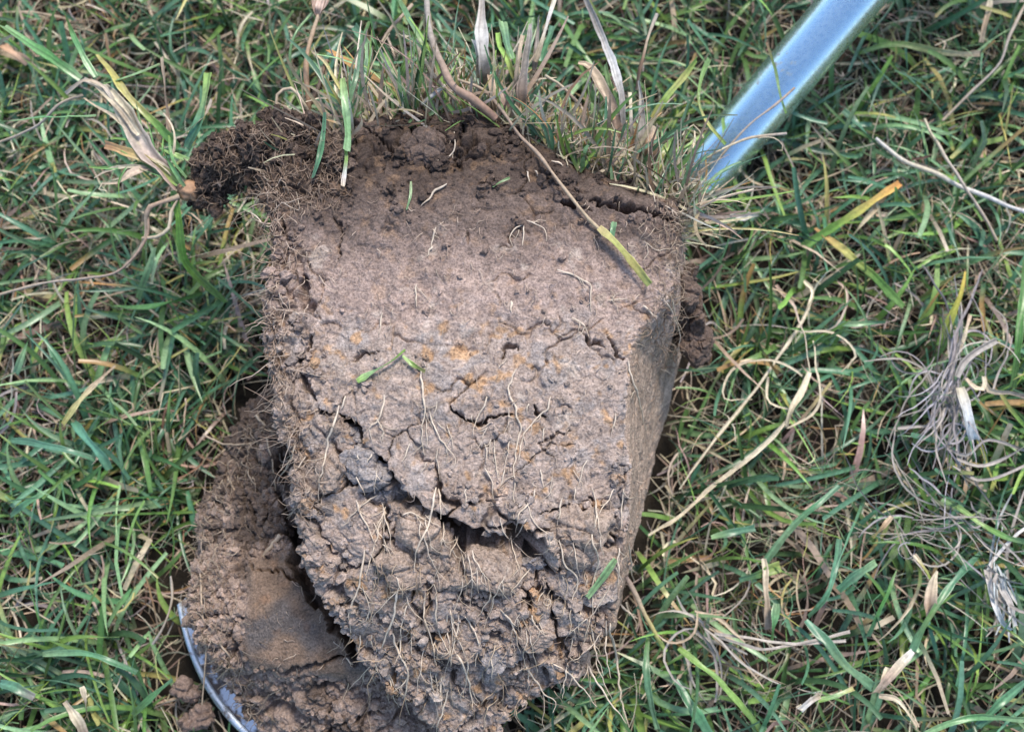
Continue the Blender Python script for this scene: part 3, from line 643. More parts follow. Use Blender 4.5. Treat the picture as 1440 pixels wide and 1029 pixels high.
# fine root hairs: felted edges and short hairs all over
def hairs(n, xy, dirf, lenpx, curl, wpx, colf, rng, K=7, lift=0.0008, inward=0.0, spread=0.0):
    """xy: (n,2) start pixels; each hair starts on the soil and wanders; free where it leaves the soil"""
    p = xy.copy(); ang = dirf; steps = lenpx / (K - 1); pts = [p.copy()]
    for k in range(K - 1):
        ang = ang + rng.normal(0, curl, n); p = p + np.stack([np.cos(ang), np.sin(ang)], 1) * steps[:, None]; pts.append(p.copy())
    Q = np.stack(pts, 1)
    i = np.clip((Q[..., 1] / 2).astype(int), 0, 515); j = np.clip((Q[..., 0] / 2).astype(int), 0, 721)
    D = Zs[i, j]; D0 = D[:, :1]; ok = np.isfinite(D0[:, 0]); Q, D, D0 = Q[ok], D[ok], D0[ok]
    for k in range(1, K): D[:, k] = np.where(np.isinf(D[:, k]) | (D[:, k] > D[:, k - 1] + 0.006), D[:, k - 1] + 0.0015, D[:, k])
    D = np.minimum(D, np.minimum.accumulate(D[:, ::-1], 1)[:, ::-1] + 0.004)
    rise = rng.uniform(0, 1, (len(Q), 1)) * np.sin(np.linspace(0, math.pi, K))[None] * 0.0035
    C = CAM + ray(Q[..., 0], Q[..., 1]) * (D - lift - rise)[..., None]
    rad = wpx[ok][:, None] * D / FPX * 0.5 * np.linspace(1, 0.5, K)[None]
    cl = np.repeat(colf[ok][:, None], K, 1)
    return tubes(C, rad, cl, 3)
def rc(n, a, b, rng):
    t = rng.uniform(0, 1, (n, 1)); return (np.array(a) + (np.array(b) - np.array(a)) * t) * rng.uniform(0.75, 1.15, (n, 1))
rng = np.random.default_rng(41)
parts = []
HC0, HC1 = (0.34, 0.24, 0.18), (0.62, 0.50, 0.39)
n = 520; yy = rng.uniform(250, 720, n); xx = np.interp(yy, [p[0] for p in XL], [p[1] for p in XL]) + rng.exponential(16, n) + 3          # felted left edge
parts.append(hairs(n, np.stack([xx, yy], 1), rng.normal(2.2, 0.8, n), 6 + rng.exponential(17, n), 0.30, rng.uniform(0.7, 1.2, n) + rng.exponential(0.5, n), rc(n, HC0, HC1, rng), rng))
n = 620; xx = rng.uniform(390, 950, n); yy = rng.uniform(280, 940, n)                                                       # over the face
parts.append(hairs(n, np.stack([xx, yy], 1), rng.normal(1.57, 0.8, n), rng.uniform(6, 24, n), 0.45, rng.uniform(0.8, 1.7, n), rc(n, HC0, HC1, rng), rng, 6))
n = 130; xx = rng.uniform(480, 860, n); yy = rng.uniform(780, 1000, n)
parts.append(hairs(n, np.stack([xx, yy], 1), rng.normal(1.6, 0.35, n), rng.uniform(15, 55, n), 0.25, rng.uniform(1.0, 2.2, n), rc(n, (0.42, 0.30, 0.2), (0.6, 0.48, 0.34), rng), rng))
n = 700; xx = rng.uniform(275, 480, n); yy = rng.uniform(180, 290, n)                                                        # dark clump
parts.append(hairs(n, np.stack([xx, yy], 1), rng.uniform(0, 6.28, n), rng.uniform(8, 34, n), 0.6, rng.uniform(0.8, 1.8, n), rc(n, (0.20, 0.13, 0.09), (0.42, 0.32, 0.24), rng), rng))
n = 230; yy = rng.uniform(270, 520, n); xx = 955 - rng.exponential(18, n)                                                     # right edge near the shaft
parts.append(hairs(n, np.stack([xx, yy], 1), rng.normal(0.6, 0.9, n), rng.uniform(10, 34, n), 0.55, rng.uniform(0.8, 1.7, n), rc(n, (0.24, 0.16, 0.11), (0.5, 0.4, 0.3), rng), rng))
V, F, cl = merge(parts)
link_mesh('root_hairs', V, F, M_ROOT, block, cl, kind='stuff')
parts = []
n = 420; yy = rng.uniform(590, 1025, n); xx = interp(yy, CXL) + rng.exponential(18, n) + 4
parts.append(hairs(n, np.stack([xx, yy], 1), rng.normal(2.0, 1.1, n), rng.uniform(8, 36, n), 0.45, rng.uniform(0.9, 2.0, n), rc(n, (0.24, 0.17, 0.12), (0.5, 0.4, 0.3), rng), rng))
V, F, cl = merge(parts)
link_mesh('root_hairs', V, F, M_ROOT, lump, cl, kind='stuff')
for pts, wpx in [([(282, 800), (284, 850), (290, 900), (288, 940), (285, 990)], 3), ([(262, 560), (258, 600)], 3), ([(375, 615), (383, 650), (388, 690)], 2.6), ([(320, 670), (330, 690)], 3.4), ([(395, 752), (380, 770), (370, 782)], 7), ([(310, 905), (325, 930), (306, 955)], 3), ([(360, 585), (375, 600), (388, 611)], 4), ([(285, 610), (320, 625), (360, 622)], 3)]:
    n = 16; C, d = drape(pts, n, 0.001, 3, 0.8, rng)
    V, F, cl = tubes(C[None], (wpx * d / FPX * 0.5 * np.linspace(1, .7, n))[None], ramp([(0.5, 0.4, 0.3), (0.42, 0.32, 0.22)], n)[None], 6)
    link_mesh('root', V, F, M_ROOT, lump, cl)

# ------------------------------------------------------------------ spade
spade = empty('spade', (float(B0[0]), float(B0[1]), 0.02), 'steel spade lying under the soil block, its tubular shaft running up to the corner', 'spade')
nu_, nv_ = 61, 46
U = np.linspace(-1, 1, nu_); Vv = np.linspace(0, 1, nv_)
al_top = AL_C - 0.150
grid = np.zeros((nv_, nu_, 3))
def axis_z(al): return 0.014 + 0.006 * ss(AL_C, AL_B, al)
for a, v in enumerate(Vv):
    for b, u in enumerate(U):
        tip = AL_C + T_BL * (1 - abs(u) ** 2.2); sh = al_top + 0.012 * abs(u) ** 3
        al = tip + (sh - tip) * v; w_ = W_BL * (1 - 0.24 * v)
        p = A1 + hd * al + cr * (-u) * w_; p[2] = axis_z(al) + 0.010 * u * u
        grid[a, b] = p
thick = 0.0011
upn = np.array([0, 0, 1.0])
top = grid.reshape(-1, 3) + upn * thick; bot = grid.reshape(-1, 3) - upn * thick
g = grid_faces(nv_, nu_); ntop = len(top)
F1 = g; F2 = g[:, ::-1] + ntop
idx = np.arange(nv_ * nu_).reshape(nv_, nu_); loop = np.concatenate([idx[0], idx[1:, -1], idx[-1, ::-1][1:], idx[::-1, 0][1:-1]])
nx = np.roll(loop, -1); rim = np.stack([loop, loop + ntop, nx + ntop, nx], 1)
link_mesh('blade', np.vstack([top, bot]), [F1, F2, rim], M_BLADE, spade)
# bright worn strip along the digging edge
def blade_pt(u, v):
    tip = AL_C + T_BL * (1 - abs(u) ** 2.2); sh = al_top + 0.012 * abs(u) ** 3; al = tip + (sh - tip) * v
    p = A1 + hd * al + cr * (-u) * W_BL * (1 - 0.24 * v); p[2] = axis_z(al) + 0.010 * u * u; return p
st_ = np.array([[blade_pt(u * (1 + e_), v) + upn * h_ for v, e_, h_ in ((-0.003, 0.0, -0.0012), (-0.004, 0.001, 0.0), (-0.002, 0.001, 0.0013), (0.006, 0.0, 0.0015), (0.020, 0.0, 0.0013), (0.021, 0.0, 0.0010))] for u in np.linspace(-1, 1, 160)])
link_mesh('worn_edge', st_, grid_faces(160, 6), metal_material('worn_steel', (0.80, 0.88, 0.94), 0.45, 0.30), spade)
# shaft: a straight steel tube, then a bend into a grip far outside
S0 = B0 + ax * 0.045; S1 = A1 - ax * 0.52
line = np.stack([S0 + (S1 - S0) * t for t in np.linspace(0, 1, 40)])
V, F, cl = tubes(line[None], np.full((1, 40), 0.0162), np.ones((1, 40, 3)), 40)
link_mesh('shaft', V, F, M_TUBE, spade)
# socket between blade and shaft
q = A1 + hd * (AL_C - 0.10); q[2] = axis_z(AL_B) + 0.004
sock = smooth_line(np.vstack([q, B0 + ax * 0.065, B0 + ax * 0.03]), 24)
V, F, cl = tubes(sock[None], np.interp(np.linspace(0, 1, 24), [0, .4, .95, 1], [.004, .0150, .0170, .0170])[None], np.ones((1, 24, 3)), 32)
link_mesh('socket', V, F, M_TUBE, spade)
gr_c = S1 - ax * 0.01; sdv = cr
gl = np.stack([gr_c + sdv * x for x in np.linspace(-0.06, 0.06, 20)])
V, F, cl = tubes(gl[None], 0.0155 + 0.002 * np.sin(np.linspace(0, math.pi, 20))[None], np.ones((1, 20, 3)), 24)
mg, _, _, bg = new_mat('black_rubber'); bg.inputs['Base Color'].default_value = (0.02, 0.02, 0.02, 1); bg.inputs['Roughness'].default_value = 0.6
link_mesh('grip', V, F, mg, spade)

# ------------------------------------------------------------------ lawn
# occupied ground, 3 mm cells
OX0, OY0, OC = -0.8, -0.8, 0.003; OCC = np.zeros((534, 534), bool)
def mark(P):
    i = ((P[:, 1] - OY0) / OC).astype(int); j = ((P[:, 0] - OX0) / OC).astype(int); ok = (i >= 0) & (i < 534) & (j >= 0) & (j < 534); OCC[i[ok], j[ok]] = True
mark(BLOCK_BASE); mark(CP); mark(grid.reshape(-1, 3))
t = np.linspace(0, 1, 60)[:, None, None]; mark((BLOCK_BASE[None, ::40] * (1 - t) + np.array([loc[0], loc[1], 0]) * t).reshape(-1, 3))
for _ in range(1):
    p = np.pad(OCC, 1); OCC = np.max([p[a:a + 534, b:b + 534] for a in range(3) for b in range(3)], 0)
def occupied(P):
    i = np.clip(((P[..., 1] - OY0) / OC).astype(int), 0, 533); j = np.clip(((P[..., 0] - OX0) / OC).astype(int), 0, 533); return OCC[i, j]
def near_shaft(P, r=0.0175):
    d = unit(S1 - S0); w_ = P - S0; tt = np.clip(w_ @ d, -0.03, 0.7); return np.linalg.norm(w_ - tt[..., None] * d, axis=-1) < r

def grow(n, K, x0, x1, y0, y1, L, e0, e1, kinkp, bend, rng, zbase=0.002, clump=0.0):
    """centre lines of n blades growing out of the turf"""
    if clump:
        nc = max(1, n // 10); cx = rng.uniform(x0, x1, nc); cy = rng.uniform(y0, y1, nc); k = rng.integers(0, nc, n)
        x = cx[k] + rng.normal(0, clump, n); y = cy[k] + rng.normal(0, clump, n)
    else: x = rng.uniform(x0, x1, n); y = rng.uniform(y0, y1, n)
    az = rng.uniform(0, 2 * math.pi, n); step = L / (K - 1)
    p = np.stack([x, y, np.full(n, zbase) + rng.uniform(0, 0.006, n)], 1); pts = [p]
    kink = np.where(rng.random(n) < kinkp, rng.integers(1, K - 1, n), 99); kang = rng.normal(0, 1.1, n)
    cv = rng.normal(0, bend, n)
    for k in range(K - 1):
        f = k / (K - 2); e = e0 + (e1 - e0) * f + rng.normal(0, 0.06, n)
        az = az + cv + np.where(kink == k, kang, 0)
        p = p + np.stack([np.cos(az) * np.cos(e), np.sin(az) * np.cos(e), np.sin(e)], 1) * step[:, None]
        p[:, 2] = np.maximum(p[:, 2], 0.0015); pts.append(p)
    return np.stack(pts, 1)
def blade_cols(n, K, rng, pal, wts):
    pal = np.array(pal); k = rng.choice(len(pal), n, p=np.array(wts) / sum(wts)); c = pal[k] * rng.uniform(0.7, 1.3, (n, 1)) * (1 + rng.normal(0, 0.05, (n, 3)))
    C = np.repeat(c[:, None], K, 1); t = np.linspace(0, 1, K)[None, :, None]
    C = C * (1.0 + 0.18 * (t - 0.5))
    base = np.array([0.34, 0.31, 0.22]); C = C + (base - C) * 0.45 * ss(0.22, 0.0, t)
    sick = rng.random(n) < 0.16; tipc = np.array([YEL, ORA, TAN])[rng.integers(0, 3, n)][:, None]; st_ = rng.uniform(0.3, 0.9, n)[:, None, None]
    w = ss(0, 1, (t - st_) / 0.25 * 1.0) * sick[:, None, None] * 0.85
    return C + (tipc - C) * w
def lawn(name, n, K, box, Lr, wr, e0r, e1r, rng, pal, wts, mat, fold, kinkp=0.1, bend=0.1, zbase=0.002, clump=0.006, tip='cut', dens=None):
    L = rng.uniform(*Lr, n); P = grow(n, K, *box, L, rng.uniform(*e0r, n), rng.uniform(*e1r, n), kinkp, bend, rng, zbase, clump)
    keep = ~(occupied(P[:, 0]) | near_shaft(P).any(1) | ((P[..., 2] < 0.033) & occupied(P)).sum(1) > 2)
    keep &= ~((P[..., 2] > 0.024) & occupied(P)).any(1)
    if dens is not None: keep &= rng.random(n) < dens(P[:, 0, 0], P[:, 0, 1])
    P = P[keep]; n = len(P)
    w = rng.uniform(*wr, n) * (0.5 + 0.5 * rng.random(n)) if wr[0] < 0.001 else rng.uniform(*wr, n)
    t = np.linspace(0, 1, K)
    pointed = np.interp(t, [0, .15, .6, .85, 1], [.7, 1, .85, .45, .04]); cutp = np.interp(t, [0, .15, .8, 1], [.75, 1, .9, .72])
    m = (rng.random(n) < (0.45 if tip == 'cut' else 0.2))[:, None]; prof = np.where(m, cutp[None], pointed[None])
    roll = (rng.normal(0, 0.5, n)[:, None] + rng.normal(0, 0.5, n)[:, None] * t[None])
    V, F, C = ribbons(P, w[:, None] * prof, blade_cols(n, K, rng, pal, wts), roll, fold)
    o = link_mesh(name, V, F, mat, None, C, kind='stuff', base=(0, 0, 0)); return o
rng = np.random.default_rng(99)
NEAR = (-0.42, 0.42, -0.36, 0.46); FAR = (-0.75, 0.75, -0.75, 0.78)
GP = [BLU, GRN, DGR, LIM, PGR, YEL]; GW = [38, 24, 14, 8, 15, 2]
DP = [TAN, PNK, GRY, STR, BRN, ORA]; DW = [26, 28, 20, 10, 16, 2]
moist = lambda x, y: (1 - 0.38 * ss(-0.05, 0.12, x)) * (1 - 0.25 * ss(0.05, -0.12, y))
hole = lambda x, y: 0.2 + 0.8 * ss(-0.20, 0.14, perlin(np.stack([x, y, 0 * x], 1), 21, 60))
warm = lambda x, y: 0.26 + 0.74 * ss(0.08, -0.18, x) * ss(-0.02, 0.14, y)          # drier turf towards the upper left
tag(lawn('thatch', 30000, 6, NEAR, (.012, .055), (.0006, .0016), (-.05, .55), (-.35, .25), rng, DP, DW, M_STRAW, 0, 0.35, 0.22, 0.002, 0.0, 'cut', dens=lambda x, y: hole(x, y) * moist(x, y)), 'matted dry brown thatch and dead stalks between the living grass', 'thatch')
tag(lawn('lawn_grass', 13500, 9, NEAR, (.026, .084), (.0016, .0040), (.35, 1.4), (-.40, .8), rng, GP, GW, M_LEAF, 0.35, 0.10, 0.09, 0.002, 0.006, dens=hole), 'short green lawn grass covering the ground around the spade', 'grass')
tag(lawn('dry_grass', 13000, 8, NEAR, (.014, .060), (.0008, .0025), (.1, 1.3), (-.5, .6), rng, DP, [34, 18, 18, 32, 4, 2], M_STRAW, 0.5, 0.5, 0.2, 0.005, 0.004, dens=warm), 'withered tan grass leaves lying among the green lawn', 'dry grass')
tag(lawn('fine_grass', 15000, 7, NEAR, (.02, .06), (.0005, .0012), (.4, 1.35), (-.3, .8), rng, GP + [TAN, STR], GW + [20, 20], M_LEAF, 0, 0.12, 0.16, 0.004, 0.005, dens=hole), 'hair-thin green and straw coloured shoots in the lawn', 'grass')
tag(lawn('surrounding_lawn', 13000, 5, FAR, (.03, .08), (.0020, .0044), (.3, 1.2), (-.35, .5), rng, GP + [TAN, PNK], GW + [30, 30], M_LEAF, 0, 0.1, 0.1, 0.002, 0.008, dens=lambda x, y: 1.0 * ((abs(x) > 0.3) | (abs(y) > 0.28)) + 0.25), 'thinner grass of the same lawn further out around the spade', 'grass')

# ------------------------------------------------------------------ single blades and stalks one can point at
def hero(name, pts, z, wpx, cols, parent=None, label=None, cat=None, group=None, tube=False, n=None, fold=0.35, tip=1.0, roll=0.0, on_soil=False, lift=0.0015, base=None, mat=None, wprof=None, wig=0.8, seed=0):
    """pts in photograph pixels; z: heights in metres along the strand (real depth), wpx: width in photo pixels"""
    rg = np.random.default_rng(int(abs(pts[0][0] * 7 + pts[0][1] * 13)) + seed)
    L = float(np.sum(np.hypot(*np.diff(np.array(pts), axis=0).T))); n = n or int(np.clip(L / 9, 8, 40))
    if on_soil: C, d = drape(pts, n, lift, 6)
    else:
        q = smooth_line(pts, n); zz = np.interp(np.linspace(0, 1, n), np.linspace(0, 1, len(z)), z); q = q + np.convolve(rg.normal(0, wig, n), [.3, .4, .3], 'same')[:, None] * np.array([1, -1])
        C = at(q[:, 0], q[:, 1], zz); d = project(C)[2]
    t = np.linspace(0, 1, n)
    pr = np.interp(t, np.linspace(0, 1, len(wprof)), wprof) if wprof else np.interp(t, [0, .1, .7, 1], [.75, 1, .9, tip])
    w = wpx * d / FPX * pr * (1 + 0.22 * np.convolve(rg.standard_normal(n), [.3, .4, .3], 'same'))
    cl = ramp(cols, n)
    if tube: V, F, c = tubes(C[None], w[None] * 0.5, cl[None], 7)
    else: V, F, c = striped(C, w, cl, roll + 0.45 * np.sin(5 * t + pts[0][0]) + rg.normal(0, .7) * t, fold, rg)
    mt = mat or (M_LEAF if cols[0][1] > cols[0][0] else M_STRAW)
    o = link_mesh(name, V, F, mt, parent, c)
    tag(o, label, cat, group); return o

def zz(ox, oy, *p): return [(ox + a / 3, oy + b / 3) for a, b in p]
# -- on the soil block: lying pieces
hero('dry_stalk', [(643, 112), (680, 127), (707, 157), (730, 190), (757, 217), (787, 257), (827, 307), (848, 327)], None, 5.2, [TAN, PNK, (0.45, .34, .24), (0.5, .40, .26)], None, 'long dry brown stalk lying diagonally across the upper right of the soil block', 'stalk', on_soil=True, tube=True, lift=0.003)
hero('grass_leaf', [(842, 320), (867, 343), (890, 370), (914, 400)], None, 12, [(0.5, .42, .2), (0.36, .40, .12), YEL, (0.36, .42, .14)], None, 'flat yellow-green leaf end with a cut tip, continuing the diagonal dry stalk', 'leaf', on_soil=True, lift=0.0045)
hero('grass_leaf', [(502, 536), (530, 520), (552, 507), (570, 492)], None, 8, [LIM, PGR, (0.16, .34, .08), LIM], None, 'short bright green leaf piece resting in the middle of the soil face', 'leaf', on_soil=True, lift=0.003)
hero('grass_leaf', [(566, 500), (580, 512), (598, 522)], None, 7, [LIM, LIM, YEL], None, 'stubby green leaf bit forked off the bright leaf piece on the soil face', 'leaf', on_soil=True, lift=0.003)
hero('grass_leaf', [(866, 786), (850, 808), (826, 840)], None, 9, [PGR, (0.18, .34, .15), PGR], None, 'pale green leaf piece stuck on the lower right of the soil face', 'leaf', on_soil=True, lift=0.003)
hero('grass_leaf', [(864, 312), (860, 332)], None, 9, [PGR, (0.12, .28, .14)], None, 'tiny green leaf scrap beside the diagonal stalk on the block', 'leaf', on_soil=True, lift=0.003, n=8)
hero('grass_leaf', [(717, 250), (704, 256), (693, 263)], None, 4, [GRN, PGR], None, 'thin dark green snippet on the dark upper soil left of the long stalk', 'leaf', on_soil=True, lift=0.002, n=8)
hero('grass_leaf', [(482, 110), (486, 150), (489, 190), (487, 212)], None, 10, [(0.3, .42, .14), PGR, (0.20, .38, .18), PGR], None, 'pale green leaf hanging over the top left of the soil block', 'leaf', on_soil=True, lift=0.008)
hero('grass_leaf', [(457, 158), (455, 185), (449, 220), (440, 250)], None, 7.5, [BLU, (0.10, .26, .12), BLU], None, 'narrow bluish leaf hanging left of the pale one, over the dark clump', 'leaf', on_soil=True, lift=0.006)
hero('grass_leaf', [(486, 210), (487, 226), (482, 262)], None, 6, [LIM, LIM, WHT, TAN], None, 'lime green stem with a whitish base on the upper left of the block', 'leaf', on_soil=True, lift=0.004)
hero('grass_leaf', [(578, 255), (577, 275), (572, 295)], None, 3.5, [GRN, PGR], None, 'hair-thin green leaf on the dark upper centre of the soil face', 'leaf', on_soil=True, lift=0.002, n=8)

# -- turf at the top end of the block (its parts)
yt_w = lambda x: at(x, interp((x - 400) / 555.0, YTOP), np.full(np.shape(x), 0.145))
TP = lambda *a, **k: hero('grass_blade', *a, parent=block, **k)
SP = lambda *a, **k: hero('straw_stem', *a, parent=block, **k)
o2 = (480, 0)
SP(zz(*o2, (650, 500), (560, 425), (470, 370), (430, 285), (375, 140), (362, 0), (368, -60)), [.148, .155, .16, .16, .158, .156, .15], 10, [(0.30, .19, .14), (0.40, .27, .20), PNK, GRY, LIL], tube=True, wprof=[1.3, 1.5, 1.2, .9, .8, .7])
SP(zz(*o2, (490, 430), (440, 380), (400, 330), (340, 230), (320, 170)), [.146, .15, .15, .148, .145], 7, [PNK, TAN, STR], tube=True)
TP(zz(*o2, (350, 195), (320, 140), (280, 70), (235, -10)), [.15, .15, .145, .14], 11, [LIM, PGR, (0.14, .32, .16), PGR])
SP(zz(*o2, (605, 360), (598, 250), (590, 150), (595, 0), (590, -40)), [.14, .155, .16, .16, .155], 15, [PNK, LIL, WHT, LIL, LIL], wprof=[.8, 1.2, 1.3, .6, .5], fold=0.6)
SP(zz(*o2, (580, 330), (575, 240), (556, 170)), [.14, .152, .152], 8, [TAN, LIL, WHT])
SP(zz(*o2, (760, 480), (762, 380), (775, 300), (790, 200), (800, 100)), [.138, .148, .153, .153, .15], 14, [BRN, PNK, LIL, GRY, LIL], wprof=[1.2, 1.1, 1, .8, .4], fold=0.6)
SP(zz(*o2, (745, 420), (740, 330), (750, 240), (765, 150)), [.138, .15, .155, .152], 7, [PNK, TAN, TAN])
SP(zz(*o2, (820, 260), (850, 170), (880, 60), (905, -20)), [.145, .15, .152, .15], 7, [TAN, STR, WHT, STR])
SP(zz(*o2, (812, 300), (825, 200), (832, 70)), [.14, .148, .146], 7, [PNK, LIL, LIL])
TP(zz(*o2, (720, 250), (700, 180), (680, 90)), [.15, .148, .14], 12, [(0.2, .34, .15), BLU, PGR])
TP(zz(*o2, (730, 330), (700, 250), (665, 190), (660, 140)), [.145, .152, .15, .146], 7, [YEL, LIM, LIM])
TP(zz(*o2, (840, 260), (870, 180), (890, 110)), [.145, .145, .14], 10, [BLU, (0.1, .26, .13), BLU])
SP(zz(*o2, (1190, 590), (1185, 440), (1150, 280), (1090, 130), (1035, 0), (1020, -40)), [.128, .142, .152, .157, .155, .15], 10, [GRY, LIL, WHT, LIL, LIL], wprof=[.7, .9, 1.1, 1.2, 1, .8], fold=0.5)
SP(zz(*o2, (1170, 590), (1145, 470), (1100, 370), (1050, 280), (1000, 265)), [.130, .14, .147, .148, .146], 15, [(0.34, .22, .16), PNK, TAN, (0.52, .40, .28)], wprof=[1.3, 1.2, 1.2, .9, .3], fold=0.6)
TP(zz(*o2, (1070, 430), (1045, 350), (1020, 280)), [.14, .145, .14], 9, [LIM, PGR, GRN])
TP(zz(*o2, (1150, 450), (1125, 350), (1115, 270)), [.14, .145, .14], 7, [LIM, LIM, PGR])
SP(zz(*o2, (1245, 380), (1265, 270), (1300, 140), (1332, 60)), [.13, .14, .14, .138], 5, [PNK, BRN, TAN, GRY], tube=True)
SP(zz(*o2, (1265, 690), (1270, 560), (1270, 450), (1255, 340)), [.118, .13, .135, .135], 11, [LIL, GRY, LIL, WHT], wprof=[1, 1.2, .9, .4], fold=0.5)
SP(zz(*o2, (1310, 690), (1308, 610), (1312, 540)), [.12, .132, .13], 22, [(0.36, .22, .14), (0.46, .31, .2), TAN], wprof=[.7, 1.2, .5], tube=True)
SP(zz(*o2, (1240, 640), (1225, 540), (1217, 390)), [.12, .132, .13], 6, [TAN, GRY, STR])
SP(zz(*o2, (660, 500), (640, 390), (625, 315)), [.14, .148, .146], 16, [(0.40, .25, .17), TAN, (0.52, .38, .27)], wprof=[.7, 1.1, .4], fold=0.6)
SP(zz(*o2, (700, 470), (685, 400), (668, 350)), [.14, .148, .146], 13, [(0.38, .24, .18), PNK, TAN], wprof=[.9, 1.2, .5], fold=0.6)
SP(zz(*o2, (1240, 680), (1160, 610), (1080, 560)), [.122, .128, .13], 6, [PNK, TAN, TAN], tube=True)
SP(zz(*o2, (1010, 450), (950, 380), (860, 320)), [.138, .144, .142], 5, [PNK, TAN, STR], tube=True)
TP(zz(*o2, (20, 470), (60, 330), (80, 200), (120, 90)), [.145, .15, .145, .14], 7, [PGR, BLU, GRN])
TP(zz(*o2, (75, 440), (100, 300), (110, 200), (55, 110)), [.14, .145, .14, .135], 11, [BLU, (0.09, .24, .13), PGR, BLU])
SP(zz(*o2, (270, 400), (130, 320), (60, 280), (-60, 215)), [.14, .14, .135, .13], 10, [BRN, ORA, (0.55, .33, .13), ORA])
TP(zz(*o2, (230, 350), (270, 270), (310, 200)), [.14, .145, .14], 9, [DGR, GRN, LIM])
TP(zz(*o2, (260, 400), (215, 300), (180, 220)), [.14, .143, .14], 6, [LIM, PGR, LIM])
SP(zz(*o2, (340, 440), (400, 390), (440, 360)), [.145, .15, .15], 6, [STR, WHT, STR], tube=True)
SP(zz(*o2, (170, 180), (210, 120), (300, 20)), [.13, .13, .125], 5, [TAN, PNK, TAN], tube=True)
TP(zz(*o2, (1310, 500), (1380, 400), (1440, 330), (1500, 250)), [.122, .128, .125, .12], 9, [YEL, LIM, (0.34, .34, .12), LIM])
TP(zz(*o2, (1370, 720), (1345, 660), (1400, 590), (1420, 560)), [.12, .128, .126, .12], 9, [LIM, YEL, LIM, PGR])
TP(zz(1 * 960, 0, (180, 610), (100, 510), (65, 430), (75, 330), (110, 250)), [.118, .125, .125, .12, .115], 7, [LIM, YEL, LIM, GRN])
SP([(1010, 225), (1035, 195), (1060, 170), (1090, 148), (1117, 124)], [.105, .11, .112, .11, .108], 3.4, [TAN, LIL, PNK], tube=True)
SP([(985, 228), (1015, 210), (1050, 195), (1080, 190), (1106, 188)], [.11, .112, .112, .11, .108], 3.8, [TAN, STR, TAN, LIL], tube=True)
SP([(1065, 195), (1085, 193), (1098, 200), (1100, 212), (1092, 212)], [.11, .112, .112, .11, .108], 2, [STR, TAN], tube=True)
SP([(968, 215), (990, 200), (975, 175), (960, 190)], [.118, .12, .122, .12], 2.6, [TAN, STR], tube=True)
TP([(1078, 0 + 60), (1090, 100), (1097, 135), (1105, 160)], [.10, .105, .105, .1], 4, [BRN, GRN, PGR, GRN])
# seed stem at the upper left of the block
SP([(434, 160), (432, 125), (430, 90), (438, 50), (448, 20)], [.135, .14, .14, .138, .135], 8, [BRN, (0.34, .22, .14), (0.40, .28, .18), TAN], tube=True, wprof=[1.4, 1.0, .9, .8, .8])
for dx_, w_ in ((-9, 9), (-4, 10), (0, 9), (5, 10), (10, 8)):
    SP([(448, 24), (449 + dx_ * .7, 12), (451 + dx_ * 1.1, 0), (452 + dx_ * .8, -12)], [.135, .137 + .002 * (dx_ == 0), .138, .136], w_, [(0.32, .22, .17), (0.52, .40, .33), (0.44, .33, .27)], wprof=[.4, 1.2, 1.2, .5], n=10, fold=.7, roll=dx_ * .08)
TP([(410, 118), (408, 85), (414, 50), (438, 20)], [.12, .13, .135, .13], 4.5, [PGR, (0.2, .36, .16), PGR], tube=True)
SP([(436, 160), (425, 140), (412, 125), (395, 128), (388, 140), (392, 155)], [.135, .14, .142, .142, .14, .138], 5, [TAN, STR, TAN, TAN], tube=True)
SP([(480, 128), (470, 110), (455, 85), (440, 72)], [.14, .14, .138, .135], 5, [YEL, (0.45, .42, .2), TAN])
SP([(428, 158), (445, 130), (455, 100), (460, 85)], [.135, .138, .138, .135], 6, [BRN, (0.12, .09, .07), BRN], tube=True)

rng = np.random.default_rng(55)
def turf(name, n, K, xr, Lr, wr, pal, wts, mat, fold, zr=(0.05, 0.142), spread=0.5, back=0.012):
    x = rng.uniform(*xr, n); base = yt_w(x); z = zr[0] + (zr[1] - zr[0]) * rng.random(n) ** 0.55
    edge = base.copy(); p = np.stack([edge[:, 0] * (1 + 0.0 * z), edge[:, 1] + rng.uniform(-back, 0.002, n), z], 1)
    drop = 0.010 * ss(700, 900, x); p[:, 2] -= drop * 0.6
    cl_ = perlin(np.stack([x * 0.00035, z, 0 * x], 1), 9, 5); L = rng.uniform(*Lr, n) * (0.45 + 0.85 * ss(-0.25, 0.3, cl_)); az = math.pi / 2 + rng.normal(0, spread, n) + 0.9 * perlin(np.stack([x * 0.00035, z, 0 * x], 1), 14, 6); el = rng.normal(0.25, 0.45, n); cv = rng.normal(0, 0.14, n); ce = rng.normal(-0.02, 0.12, n); pts = [p]
    for k in range(K - 1):
        az = az + cv; el = el + ce
        p = p + np.stack([np.cos(az) * np.cos(el), np.sin(az) * np.cos(el), np.sin(el)], 1) * (L / (K - 1))[:, None]; pts.append(p)
    P = np.stack(pts, 1); t = np.linspace(0, 1, K); prof = np.interp(t, [0, .2, .7, 1], [.8, 1, .8, .3])
    C = blade_cols(n, K, rng, pal, wts)
    V, F, c = ribbons(P, rng.uniform(*wr, n)[:, None] * prof[None], C, rng.normal(0, 0.7, n), fold)
    link_mesh(name, V, F, mat, block, c, kind='stuff')
turf('short_grass', 1300, 7, (425, 985), (.014, .060), (.0010, .0027), GP + [TAN, PNK], [20, 12, 6, 16, 22, 8, 16, 12], M_LEAF, 0.35)
turf('dry_turf_stubble', 3000, 6, (415, 990), (.006, .052), (.0006, .0021), DP, [30, 16, 16, 40, 6, 3], M_STRAW, 0, spread=0.85)
